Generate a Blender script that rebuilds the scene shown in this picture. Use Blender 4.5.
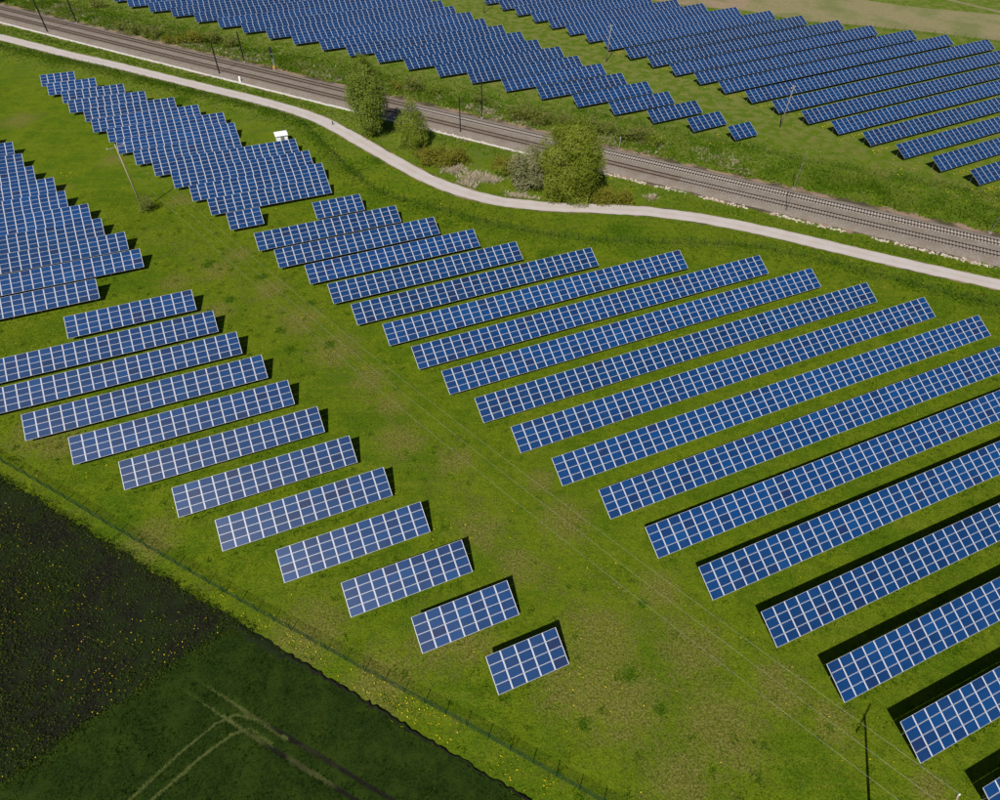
import bpy, bmesh, math, random
import numpy as np
from mathutils import Vector, Matrix

for o in list(bpy.data.objects):
    bpy.data.objects.remove(o)
scene = bpy.context.scene
R = math.radians
rng = np.random.default_rng(7)
random.seed(7)

# ------------------------------------------------------------------ camera
CAM_H, CAM_PITCH, CAM_ROLL, CAM_F = 71.547, 0.8126295, 0.0205429, 0.640452
cam = bpy.data.cameras.new('camera')
camo = bpy.data.objects.new('camera', cam)
scene.collection.objects.link(camo)
_c, _s = math.cos(CAM_PITCH), math.sin(CAM_PITCH)
_r, _u, _f = Vector((1, 0, 0)), Vector((0, _s, _c)), Vector((0, _c, -_s))
_cr, _sr = math.cos(CAM_ROLL), math.sin(CAM_ROLL)
_r2, _u2 = _cr * _r + _sr * _u, -_sr * _r + _cr * _u
_m = Matrix((_r2, _u2, -_f)).transposed().to_4x4()
_m.translation = (0, 0, CAM_H)
camo.matrix_world = _m
cam.sensor_fit = 'HORIZONTAL'; cam.sensor_width = 36
cam.lens = 36 * CAM_F
cam.clip_start = 0.5; cam.clip_end = 8000
scene.camera = camo

# ------------------------------------------------------------------ light
SUN_AZ, SUN_EL = R(252), R(50)          # towards the sun, measured from +x
world = bpy.data.worlds.new('World'); scene.world = world
world.use_nodes = True
wn = world.node_tree.nodes; wn.clear()
sky = wn.new('ShaderNodeTexSky'); sky.sky_type = 'NISHITA'; sky.sun_disc = False
sky.sun_elevation = SUN_EL
sky.sun_rotation = R(90) - SUN_AZ
sky.altitude = 500; sky.air_density = 1.0; sky.dust_density = 0.6; sky.ozone_density = 1.5
bg = wn.new('ShaderNodeBackground'); bg.inputs['Strength'].default_value = 0.05
wo = wn.new('ShaderNodeOutputWorld')
world.node_tree.links.new(sky.outputs[0], bg.inputs[0])
world.node_tree.links.new(bg.outputs[0], wo.inputs[0])
sl = bpy.data.lights.new('sun', 'SUN'); sl.energy = 5.0; sl.angle = R(0.53); sl.color = (1, 0.96, 0.90)
so = bpy.data.objects.new('sun', sl); scene.collection.objects.link(so)
sv = Vector((math.cos(SUN_EL) * math.cos(SUN_AZ), math.cos(SUN_EL) * math.sin(SUN_AZ), math.sin(SUN_EL)))
so.rotation_euler = sv.to_track_quat('Z', 'Y').to_euler()
so.location = sv * 200
vs = scene.view_settings
vs.view_transform = 'Standard'; vs.look = 'None'; vs.exposure = 0.25; vs.gamma = 1.0
vs.use_curve_mapping = False
scene.render.engine = 'CYCLES'
scene.cycles.max_bounces = 6; scene.cycles.transparent_max_bounces = 8

ROWS = [
    ('R', 48.09, 12.45, 54.94, 15.49, 4), ('R', 42.62, 18.2, 61.04, 26.39, 12), ('R', 37.07, 23.86, 66.71, 37.03, 19),
    ('R', 31.55, 29.62, 72.35, 47.74, 27), ('R', 25.54, 35.11, 78.0, 58.42, 34), ('R', 19.93, 40.48, 83.31, 68.64, 42),
    ('R', 14.62, 46.03, 88.6, 78.89, 49), ('R', 8.65, 51.14, 83.62, 84.45, 49), ('R', 3.05, 56.66, 76.36, 89.23, 48),
    ('R', -2.35, 62.17, 67.69, 93.28, 46), ('R', -7.7, 67.8, 58.94, 97.41, 44), ('R', -12.97, 73.22, 50.27, 101.32, 42),
    ('R', -18.36, 78.68, 35.29, 102.52, 35), ('R', -24.5, 83.74, 18.31, 102.76, 28), ('R', -29.65, 89.38, 3.92, 104.3, 22),
    ('R', -34.96, 94.94, -4.49, 108.48, 20), ('R', -41.81, 99.71, -12.73, 112.63, 19), ('R', -47.12, 105.18, -21.0, 116.79, 17),
    ('R', -38.4, 117.12, -29.19, 121.21, 6), ('L', 0.47, 23.92, 8.18, 27.35, 5), ('L', -8.0, 28.13, 2.74, 32.9, 7),
    ('L', -16.59, 32.12, -2.87, 38.21, 9), ('L', -25.22, 36.21, -8.48, 43.65, 11), ('L', -33.84, 40.24, -13.99, 49.06, 13),
    ('L', -40.98, 44.95, -19.55, 54.47, 14), ('L', -49.63, 49.03, -25.18, 59.89, 16), ('L', -58.3, 53.01, -30.78, 65.24, 18),
    ('L', -66.96, 57.05, -36.25, 70.69, 20), ('L', -75.62, 61.1, -41.83, 76.11, 22), ('L', -81.87, 66.06, -47.36, 81.39, 23),
    ('L', -71.4, 78.82, -52.95, 87.02, 12), ('B', -92.92, 79.85, -70.9, 89.63, 14), ('B', -96.3, 86.23, -66.94, 99.27, 19),
    ('B', -99.68, 92.6, -72.09, 104.86, 18), ('B', -103.02, 98.89, -78.81, 109.65, 16), ('B', -106.78, 104.88, -83.9, 115.05, 15),
    ('B', -110.24, 111.44, -90.99, 119.99, 13), ('B', -113.62, 117.82, -96.17, 125.57, 11), ('B', -117.04, 124.28, -103.12, 130.47, 9),
    ('B', -121.0, 130.73, -108.66, 136.21, 8), ('B', -124.42, 137.2, -113.85, 141.9, 7), ('B', -127.8, 143.58, -120.95, 146.62, 4),
    ('B', -137.76, 147.03, -127.07, 151.78, 7), ('A', -54.77, 112.34, -48.7, 115.03, 4), ('A', -60.36, 117.74, -37.46, 127.91, 15),
    ('A', -66.04, 123.1, -39.96, 134.69, 17), ('A', -71.8, 128.42, -44.24, 140.67, 18), ('A', -78.01, 133.55, -48.77, 146.54, 19),
    ('A', -84.34, 138.62, -62.86, 148.16, 14), ('A', -90.51, 143.77, -65.8, 154.74, 16), ('A', -95.23, 149.55, -70.38, 160.59, 16),
    ('A', -101.36, 154.71, -78.24, 164.99, 15), ('A', -105.96, 160.55, -86.11, 169.37, 13), ('A', -112.36, 165.59, -95.32, 173.16, 11),
    ('A', -116.92, 171.45, -102.94, 177.66, 9), ('A', -123.28, 176.51, -112.28, 181.4, 7), ('A', -128.05, 182.28, -120.22, 185.75, 5),
    ('C', 57.44, 157.94, 63.92, 161.39, 4), ('C', 47.94, 162.29, 57.56, 167.45, 6), ('C', 38.41, 166.93, 52.6, 174.18, 9),
    ('C', 28.79, 171.52, 46.15, 179.96, 11), ('C', 19.37, 176.06, 41.25, 186.86, 13), ('C', 9.74, 180.92, 34.77, 192.83, 15),
    ('C', 0.05, 185.76, 29.52, 199.97, 18), ('C', -9.84, 191.03, 22.97, 206.08, 20), ('C', -19.47, 195.55, 17.84, 213.81, 23),
    ('C', -29.17, 200.48, 11.05, 219.92, 24), ('C', -38.65, 205.71, 5.93, 226.99, 27), ('C', -48.24, 210.56, -0.24, 233.34, 29),
    ('C', -57.47, 215.26, -6.59, 239.85, 31), ('C', -67.29, 219.92, -11.49, 246.54, 34), ('C', -76.56, 224.49, -17.79, 252.96, 36),
    ('C', -86.04, 229.51, -22.52, 259.17, 38), ('C', -95.34, 234.13, -27.81, 265.66, 41), ('C', -104.86, 239.21, -33.27, 272.54, 43),
    ('C', -114.7, 244.45, -38.85, 279.68, 46), ('C', -124.24, 249.13, -75.37, 272.15, 30), ('C', -133.81, 254.2, -90.43, 274.78, 26),
    ('C', -141.44, 260.06, -103.55, 278.21, 23), ('D', 108.23, 137.36, 125.4, 146.3, 11), ('D', 102.33, 143.6, 131.37, 158.72, 18),
    ('D', 96.36, 149.76, 136.92, 170.87, 25), ('D', 90.66, 156.25, 142.83, 183.42, 32), ('D', 84.89, 162.45, 148.4, 195.52, 39),
    ('D', 79.13, 168.4, 154.06, 207.4, 46), ('D', 73.14, 174.65, 159.56, 219.65, 53), ('D', 67.53, 181.2, 159.09, 229.08, 56),
    ('D', 61.62, 187.61, 147.37, 232.77, 53), ('D', 55.95, 193.86, 137.32, 237.18, 50), ('D', 49.95, 200.17, 125.71, 241.12, 47),
    ('D', 44.19, 206.65, 116.02, 246.06, 45), ('D', 38.16, 213.19, 104.74, 250.4, 42), ('D', 32.26, 220.52, 95.06, 255.33, 39),
    ('D', 26.64, 227.4, 83.71, 258.77, 36), ('D', 20.88, 234.13, 72.48, 262.43, 32), ('D', 15.18, 240.56, 63.53, 266.35, 30),
    ('D', 9.57, 246.86, 53.81, 271.22, 28), ('D', 3.74, 253.64, 44.03, 276.24, 25), ('D', -1.8, 259.81, 34.52, 280.65, 23),
    ('D', -7.73, 266.32, 24.82, 285.49, 21),
]
# ------------------------------------------------------------------ helpers
COL = scene.collection

class MB:
    """collects polygons, links them as one mesh object"""
    def __init__(s): s.v = []; s.f = []; s.m = []
    def add(s, verts, faces, mi=0):
        b = len(s.v); s.v.extend(tuple(map(float, q)) for q in verts)
        for f in faces: s.f.append(tuple(i + b for i in f)); s.m.append(mi)
    def box(s, lo, hi, mi=0, M=None):
        x0, y0, z0 = lo; x1, y1, z1 = hi
        vv = [(x0,y0,z0),(x1,y0,z0),(x1,y1,z0),(x0,y1,z0),(x0,y0,z1),(x1,y0,z1),(x1,y1,z1),(x0,y1,z1)]
        if M is not None: vv = [tuple(M @ Vector(q)) for q in vv]
        s.add(vv, [(3,2,1,0),(4,5,6,7),(0,1,5,4),(1,2,6,5),(2,3,7,6),(3,0,4,7)], mi)
    def bar(s, a, b, w, h, mi=0):
        a, b = Vector(a), Vector(b); d = (b - a); L = d.length; d.normalize()
        q = d.to_track_quat('X', 'Z').to_matrix().to_4x4(); q.translation = a
        s.box((0, -w/2, -h/2), (L, w/2, h/2), mi, q)
    def tube(s, pts, rad, n=6, mi=0, cap=True):
        pts = [Vector(q) for q in pts]
        if not hasattr(rad, '__len__'): rad = [rad] * len(pts)
        rings = []
        for i, q in enumerate(pts):
            d = (pts[min(i+1, len(pts)-1)] - pts[max(i-1, 0)]).normalized()
            a = d.orthogonal().normalized() if abs(d.z) > .9 else d.cross(Vector((0,0,1))).normalized()
            b = d.cross(a)
            rings.append([q + rad[i]*(a*math.cos(2*math.pi*k/n) + b*math.sin(2*math.pi*k/n)) for k in range(n)])
        vv = [x for r_ in rings for x in r_]; ff = []
        for i in range(len(pts)-1):
            for k in range(n):
                k2 = (k+1) % n
                ff.append((i*n+k, i*n+k2, (i+1)*n+k2, (i+1)*n+k))
        if cap:
            ff.append(tuple(range(n-1, -1, -1))); ff.append(tuple((len(pts)-1)*n + k for k in range(n)))
        s.add(vv, ff, mi)
    def build(s, name, mats, parent=None, smooth=False):
        me = bpy.data.meshes.new(name); me.from_pydata(s.v, [], s.f)
        if not isinstance(mats, (list, tuple)): mats = [mats]
        for m in mats: me.materials.append(m)
        me.polygons.foreach_set('material_index', s.m)
        if smooth: me.polygons.foreach_set('use_smooth', [True]*len(s.f))
        me.update()
        return link(name, me, parent)

def link(name, me, parent=None, loc=None):
    o = bpy.data.objects.new(name, me); COL.objects.link(o)
    if parent is not None: o.parent = parent
    if loc is not None: o.location = loc
    return o
def tag(o, label=None, cat=None, group=None, kind=None):
    if label: o['label'] = label
    if cat: o['category'] = cat
    if group: o['group'] = group
    if kind: o['kind'] = kind
    return o
def empty(name, loc, rz=0.0):
    o = bpy.data.objects.new(name, None); COL.objects.link(o)
    o.location = loc; o.rotation_euler = (0, 0, rz); o.empty_display_size = .5
    return o
def quads_mesh(name, V, mat, parent=None, rnd=None, smooth=False):
    """V: (N,k,3) separate k-gons; rnd: per-face float attribute"""
    N, k = V.shape[:2]
    me = bpy.data.meshes.new(name)
    me.vertices.add(N*k); me.vertices.foreach_set('co', V.reshape(-1).astype(np.float32))
    me.loops.add(N*k); me.loops.foreach_set('vertex_index', np.arange(N*k, dtype=np.int32))
    me.polygons.add(N)
    me.polygons.foreach_set('loop_start', np.arange(0, N*k, k, dtype=np.int32))
    me.polygons.foreach_set('loop_total', np.full(N, k, dtype=np.int32))
    me.materials.append(mat)
    if rnd is not None:
        a = me.attributes.new('rnd', 'FLOAT', 'FACE'); a.data.foreach_set('value', rnd.astype(np.float32))
    me.update(calc_edges=True); me.validate()
    return link(name, me, parent)
def grid_mesh(name, X, Y, Z, mat, attrs=None, parent=None, smooth=True):
    ny, nx = X.shape
    co = np.stack([X, Y, Z], -1).reshape(-1, 3).astype(np.float32)
    i = (np.arange(ny-1)[:, None]*nx + np.arange(nx-1)[None, :]).reshape(-1)
    q = np.stack([i, i+1, i+nx+1, i+nx], -1).astype(np.int32)
    me = bpy.data.meshes.new(name)
    me.vertices.add(len(co)); me.vertices.foreach_set('co', co.reshape(-1))
    me.loops.add(q.size); me.loops.foreach_set('vertex_index', q.reshape(-1))
    me.polygons.add(len(q)); me.polygons.foreach_set('loop_start', np.arange(0, q.size, 4, dtype=np.int32))
    me.polygons.foreach_set('loop_total', np.full(len(q), 4, dtype=np.int32))
    me.materials.append(mat)
    for k, v in (attrs or {}).items():
        a = me.attributes.new(k, 'FLOAT', 'POINT'); a.data.foreach_set('value', v.reshape(-1).astype(np.float32))
    if smooth: me.polygons.foreach_set('use_smooth', np.ones(len(q), dtype=bool))
    me.update(calc_edges=True)
    return link(name, me, parent)
def leaves(C, size, up=0.3, aspect=0.55, droop=0.0):
    """diamond leaves round the centres C (N,3), blades turned outwards and upwards as leaves grow"""
    N = len(C)
    o = C*np.array((1, 1, 0)); o /= np.linalg.norm(o, axis=1)[:, None] + 1e-6
    n = rng.normal(size=(N, 3))*.55 + o*(.35 + droop) + np.array((0, 0, .75 - droop))
    n /= np.linalg.norm(n, axis=1)[:, None]
    d = rng.normal(size=(N, 3)); d[:, 2] += up*2 - droop*4
    d -= n*(d*n).sum(1)[:, None]; d /= np.linalg.norm(d, axis=1)[:, None]
    e = np.cross(n, d)
    s = (np.asarray(size) * rng.uniform(.65, 1.35, N))[:, None]
    return np.stack([C - d*s*.5, C + e*s*aspect*.5, C + d*s*.5, C - e*s*aspect*.5], 1)
def tufts(C, h, w, blades=3, lean=.5):
    """blade triangles rising from the ground points C (N,3)"""
    N = len(C); C = np.repeat(C, blades, 0); hh = np.repeat(np.asarray(h)*np.ones(N), blades)*rng.uniform(.6, 1.3, N*blades)
    ww = np.repeat(np.asarray(w)*np.ones(N), blades)*rng.uniform(.7, 1.3, N*blades)
    a = rng.uniform(0, 2*np.pi, N*blades); b = rng.uniform(0, 2*np.pi, N*blades)
    dx = np.stack([np.cos(a), np.sin(a), 0*a], 1)*ww[:, None]*.5
    tip = np.stack([np.cos(b)*lean, np.sin(b)*lean, 0*b+1], 1)*hh[:, None]
    off = np.stack([np.cos(b), np.sin(b), 0*b], 1)*ww[:, None]*.4
    return np.stack([C+off-dx, C+off+dx, C+off+tip], 1)
def polyline_dist(X, Y, P):
    D = np.full(X.shape, 1e9)
    for (ax, ay), (bx, by) in zip(P[:-1], P[1:]):
        vx, vy = bx-ax, by-ay; L = vx*vx+vy*vy
        t = np.clip(((X-ax)*vx + (Y-ay)*vy)/L, 0, 1)
        D = np.minimum(D, np.hypot(X-ax-t*vx, Y-ay-t*vy))
    return D
def resample(P, step):
    P = np.asarray(P, float); s = np.r_[0, np.cumsum(np.hypot(*np.diff(P, axis=0).T))]
    n = max(2, int(round(s[-1]/step))+1); q = np.linspace(0, s[-1], n)
    return np.stack([np.interp(q, s, P[:, 0]), np.interp(q, s, P[:, 1])], 1)
def smooth_line(P, step=2.0, it=6):
    Q = resample(P, step)
    for _ in range(it): Q[1:-1] = .25*Q[:-2] + .5*Q[1:-1] + .25*Q[2:]
    return Q
def normals2(P):
    d = np.gradient(P, axis=0); d /= np.linalg.norm(d, axis=1)[:, None]
    return np.stack([-d[:, 1], d[:, 0]], 1)
def vnoise(X, Y, cell, seed=0):
    """smooth value noise 0..1"""
    r = np.random.default_rng(seed); G = r.random((256, 256))
    x, y = X/cell, Y/cell; xi, yi = np.floor(x).astype(int), np.floor(y).astype(int); fx, fy = x-xi, y-yi
    fx = fx*fx*(3-2*fx); fy = fy*fy*(3-2*fy)
    g = lambda i, j: G[j % 256, i % 256]
    return (g(xi, yi)*(1-fx) + g(xi+1, yi)*fx)*(1-fy) + (g(xi, yi+1)*(1-fx) + g(xi+1, yi+1)*fx)*fy

# ------------------------------------------------------------------ materials
class N:
    def __init__(s, name):
        s.mat = bpy.data.materials.new(name); s.mat.use_nodes = True
        s.t = s.mat.node_tree; s.t.nodes.clear()
        s.out = s.t.nodes.new('ShaderNodeOutputMaterial')
    def n(s, kind, **kw):
        nd = s.t.nodes.new('ShaderNode' + kind)
        for k, v in kw.items(): setattr(nd, k, v)
        return nd
    def l(s, a, b): s.t.links.new(a, b)
    def val(s, x):  return x
    def setin(s, nd, key, v):
        i = nd.inputs[key]
        if hasattr(v, 'is_output'): s.l(v, i)
        elif isinstance(v, (tuple, list)) and len(v) == 3 and i.type == 'RGBA': i.default_value = (*v, 1)
        else: i.default_value = v
    def coord(s, scale=(1, 1, 1), rot=0.0, which='Object'):
        if which == 'Position': o = s.n('NewGeometry').outputs['Position']
        else: o = s.n('TexCoord').outputs[which]
        m = s.n('Mapping'); s.l(o, m.inputs['Vector']); m.inputs['Scale'].default_value = scale
        m.inputs['Rotation'].default_value = (0, 0, rot); return m.outputs[0]
    def noise(s, vec, scale, detail=4, rough=.55, dist=0.0):
        nd = s.n('TexNoise'); s.l(vec, nd.inputs['Vector']); nd.inputs['Scale'].default_value = scale
        nd.inputs['Detail'].default_value = detail; nd.inputs['Roughness'].default_value = rough
        nd.inputs['Distortion'].default_value = dist
        return nd.outputs['Fac']
    def ramp(s, fac, lo, hi, a=0.0, b=1.0):
        nd = s.n('MapRange', interpolation_type='SMOOTHSTEP'); s.l(fac, nd.inputs['Value'])
        nd.inputs['From Min'].default_value = lo; nd.inputs['From Max'].default_value = hi
        nd.inputs['To Min'].default_value = a; nd.inputs['To Max'].default_value = b
        return nd.outputs['Result']
    def math(s, op, a, b=0.0):
        nd = s.n('Math', operation=op, use_clamp=False)
        s.setin(nd, 0, a); s.setin(nd, 1, b); return nd.outputs[0]
    def mix(s, fac, a, b, mode='MIX'):
        nd = s.n('MixRGB', blend_type=mode); s.setin(nd, 'Fac', fac); s.setin(nd, 'Color1', a); s.setin(nd, 'Color2', b)
        return nd.outputs[0]
    def attr(s, name):
        return s.n('Attribute', attribute_name=name).outputs['Fac']
    def bump(s, h, strength=.4, dist=.05):
        nd = s.n('Bump'); s.l(h, nd.inputs['Height']); nd.inputs['Strength'].default_value = strength
        nd.inputs['Distance'].default_value = dist; return nd.outputs[0]
    def pbr(s, col, rough=.8, metal=0.0, spec=.3, normal=None):
        p = s.n('BsdfPrincipled'); s.setin(p, 'Base Color', col); s.setin(p, 'Roughness', rough)
        s.setin(p, 'Metallic', metal); s.setin(p, 'Specular IOR Level', spec)
        if normal is not None: s.l(normal, p.inputs['Normal'])
        s.l(p.outputs[0], s.out.inputs[0]); return s.mat
    def foliage(s, col, trans=.35, normal=None):
        d = s.n('BsdfDiffuse'); t = s.n('BsdfTranslucent'); m = s.n('MixShader')
        s.setin(d, 'Color', col); s.setin(t, 'Color', col); m.inputs[0].default_value = trans
        s.l(d.outputs[0], m.inputs[1]); s.l(t.outputs[0], m.inputs[2]); s.l(m.outputs[0], s.out.inputs[0])
        return s.mat

def mat_grass():
    k = N('grass_ground'); v = k.coord()
    big = k.noise(v, .028, 3); mid = k.noise(v, .13, 5, .62); m2 = k.noise(v, .38, 4, .6); sm = k.noise(v, 1.1, 5, .68); fine = k.noise(v, 4.2, 4, .75)
    vs_ = k.coord((.07, .62, 1), R(-24)); streak = k.noise(vs_, 1.0, 5, .65)
    grain = k.noise(v, 8.0, 4, .75, .6)
    c = k.mix(k.ramp(mid, .40, .60), (.052, .109, .0020), (.106, .152, .0036))
    c = k.mix(k.ramp(big, .42, .58, 0, .5), c, (.110, .148, .0048))
    c = k.mix(k.ramp(streak, .46, .64, 0, .50), c, (.134, .161, .0130))
    c = k.mix(k.ramp(m2, .50, .63, 0, .60), c, (.044, .090, .0016))
    c = k.mix(k.ramp(sm, .52, .64, 0, .55), c, (.038, .080, .0016))
    c = k.mix(k.ramp(sm, .47, .36, 0, .45), c, (.148, .175, .0110))
    dry = k.math('ADD', k.attr('dry'), k.math('MULTIPLY', k.math('SUBTRACT', sm, .5), 1.3))
    dry = k.math('ADD', dry, k.math('MULTIPLY', k.math('SUBTRACT', m2, .5), .9))
    dcol = k.mix(k.ramp(fine, .40, .60), (.105, .084, .014), (.215, .180, .062))
    c = k.mix(k.ramp(dry, .26, .92, 0, .76), c, dcol)
    lush = k.math('ADD', k.attr('lush'), k.math('MULTIPLY', k.math('SUBTRACT', sm, .5), 1.0))
    c = k.mix(k.ramp(lush, .25, .8, 0, .7), c, (.050, .108, .006))
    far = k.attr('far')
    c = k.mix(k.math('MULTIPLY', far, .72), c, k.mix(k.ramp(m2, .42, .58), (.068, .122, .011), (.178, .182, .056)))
    gr = k.math('ADD', k.math('MULTIPLY', fine, .45), k.math('MULTIPLY', grain, .55))
    c = k.mix(k.ramp(gr, .41, .59), k.mix(.44, c, (.016, .036, .001)), k.mix(.22, c, (.18, .21, .020)))
    h = k.math('ADD', k.math('MULTIPLY', sm, .8), fine)
    return k.pbr(c, .95, spec=.03, normal=k.bump(h, .9, .2))
def mat_flat(name, col, rough=.6, metal=0.0, spec=.3, var=.15, scale=3.0):
    k = N(name); v = k.coord()
    f = k.noise(v, scale, 4, .6)
    c = k.mix(k.ramp(f, .3, .7), tuple(x*(1-var) for x in col), tuple(min(1, x*(1+var)) for x in col))
    return k.pbr(c, rough, metal, spec)
def mat_ballast():
    k = N('ballast'); v = k.coord()
    f = k.noise(v, 6.0, 3, .8); g = k.noise(v, .35, 3); st = k.noise(v, 1.3, 3, .7)
    c = k.mix(k.ramp(f, .32, .68), (.095, .078, .060), (.285, .248, .208))
    c = k.mix(k.ramp(g, .42, .66, 0, .5), c, (.155, .120, .09))
    c = k.mix(k.ramp(st, .58, .75, 0, .35), c, (.13, .105, .085))
    c = k.mix(k.math('MULTIPLY', k.attr('rust'), .85), c, k.mix(k.ramp(f, .35, .65), (.030, .020, .014), (.075, .050, .036)))
    return k.pbr(c, .95, spec=.1, normal=k.bump(f, .9, .08))
def mat_path():
    k = N('pale_gravel_path'); v = k.coord()
    f = k.noise(v, 9.0, 3, .7); g = k.noise(v, .25, 4)
    c = k.mix(k.ramp(f, .3, .7), (.345, .305, .280), (.42, .378, .352))
    c = k.mix(k.ramp(g, .42, .62, 0, .5), c, (.33, .28, .24))
    st = k.noise(v, .9, 5, .7); c = k.mix(k.ramp(st, .55, .68, 0, .4), c, (.30, .25, .20))
    c = k.mix(k.math('MULTIPLY', k.attr('wear'), .3), c, (.45, .41, .385))
    return k.pbr(c, .95, spec=.1, normal=k.bump(f, .3, .02))
def mat_soil(name='dark_soil', a=(.0045, .0048, .0030), b=(.0140, .0135, .0082)):
    k = N(name); v = k.coord()
    f = k.noise(v, 3.5, 5, .7); g = k.noise(v, .22, 3)
    c = k.mix(k.ramp(f, .3, .7), a, b)
    c = k.mix(k.ramp(g, .40, .60, 0, .75), c, (.0120, .0200, .0048))
    return k.pbr(c, .95, spec=.08, normal=k.bump(f, .9, .12))
def mat_crop():
    k = N('young_cereal'); v = k.coord(); f = k.noise(v, 5.0, 4, .7); g = k.noise(v, .35, 4, .6)
    c = k.mix(k.ramp(f, .3, .7), (.0050, .0135, .0010), (.0165, .0330, .0020))
    c = k.mix(k.ramp(g, .4, .65, 0, .6), c, (.024, .040, .0028))
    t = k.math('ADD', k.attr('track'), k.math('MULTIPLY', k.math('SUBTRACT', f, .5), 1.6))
    c = k.mix(k.ramp(t, .35, .8), c, k.mix(k.attr('bare_shade'), (.062, .074, .018), (.0085, .0080, .0055)))  # dark track parts: bare earth with the crop's height shadow put into the colour
    return k.pbr(c, .95, spec=.1, normal=k.bump(f, .8, .12))
def mat_stubble(name, a, b, cdir):
    k = N(name); v = k.coord(); f = k.noise(v, .9, 5, .7)
    s_ = k.noise(k.coord((.03, .5, 1), cdir), 1.0, 4, .65); g = k.noise(v, .06, 3)
    c = k.mix(k.ramp(f, .3, .7), a, b)
    c = k.mix(k.ramp(s_, .42, .7, 0, .6), c, (.205, .180, .095))
    c = k.mix(k.ramp(g, .45, .65, 0, .7), c, (.105, .125, .035))
    return k.pbr(c, .95, spec=.1, normal=k.bump(f, .6, .1))
def mat_leaf(name, stops, trans=.3):
    k = N(name); a = k.attr('rnd')
    r_ = k.n('ValToRGB'); k.l(a, r_.inputs[0]); el = r_.color_ramp.elements
    while len(el) < len(stops): el.new(.5)
    for i, c in enumerate(stops): el[i].position = i/(len(stops)-1); el[i].color = (*c, 1)
    return k.foliage(r_.outputs[0], trans)
def mat_cells():
    k = N('blue_polycrystalline_cells')
    oi = k.n('ObjectInfo').outputs['Random']; gi = k.n('NewGeometry').outputs['Random Per Island']
    rv = k.math('FRACT', k.math('ADD', k.math('MULTIPLY', oi, 7.31), k.math('MULTIPLY', gi, 5.17)))
    r_ = k.n('ValToRGB'); k.l(rv, r_.inputs[0]); el = r_.color_ramp.elements
    cols = [(0, (.0048, .012, .052)), (.05, (.0016, .0165, .070)), (.25, (.0006, .0220, .088)), (.65, (.0004, .0250, .099)), (.92, (.0004, .0280, .109)), (1, (.001, .036, .126))]
    while len(el) < len(cols): el.new(.5)
    for i, (q, c) in enumerate(cols): el[i].position = q; el[i].color = (*c, 1)
    c = k.mix(1.0, r_.outputs[0], k.n('ObjectInfo').outputs['Color'], 'MULTIPLY')
    # cell joints and the mottled crystal grain
    uvn = k.n('UVMap'); sep = k.n('SeparateXYZ'); k.l(uvn.outputs[0], sep.inputs[0])
    def lines(o, n_, w):
        f = k.math('FRACT', k.math('MULTIPLY', o, n_)); d = k.math('ABSOLUTE', k.math('SUBTRACT', f, .5))
        return k.math('GREATER_THAN', d, .5 - w)
    g = k.math('MAXIMUM', lines(sep.outputs[0], 10, .018), lines(sep.outputs[1], 6, .018))
    c = k.mix(k.math('MULTIPLY', g, .55), c, (.022, .085, .19))
    cr = k.noise(k.coord(), 9.0, 2, .5)
    c = k.mix(k.ramp(cr, .35, .65, 0, .35), c, k.mix(.5, c, (.002, .046, .150)))
    # dust film, thicker along the lower frame
    du = k.math('ADD', k.math('MULTIPLY', k.ramp(sep.outputs[1], .16, .0), .09), k.ramp(k.noise(k.coord(which='Position'), .6, 4, .6), .45, .75, 0, .03))
    c = k.mix(du, c, (.13, .15, .17))
    p = k.n('BsdfPrincipled'); k.l(c, p.inputs['Base Color'])
    p.inputs['Roughness'].default_value = .33; p.inputs['Specular IOR Level'].default_value = .56
    k.l(p.outputs[0], k.out.inputs[0]); return k.mat

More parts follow.
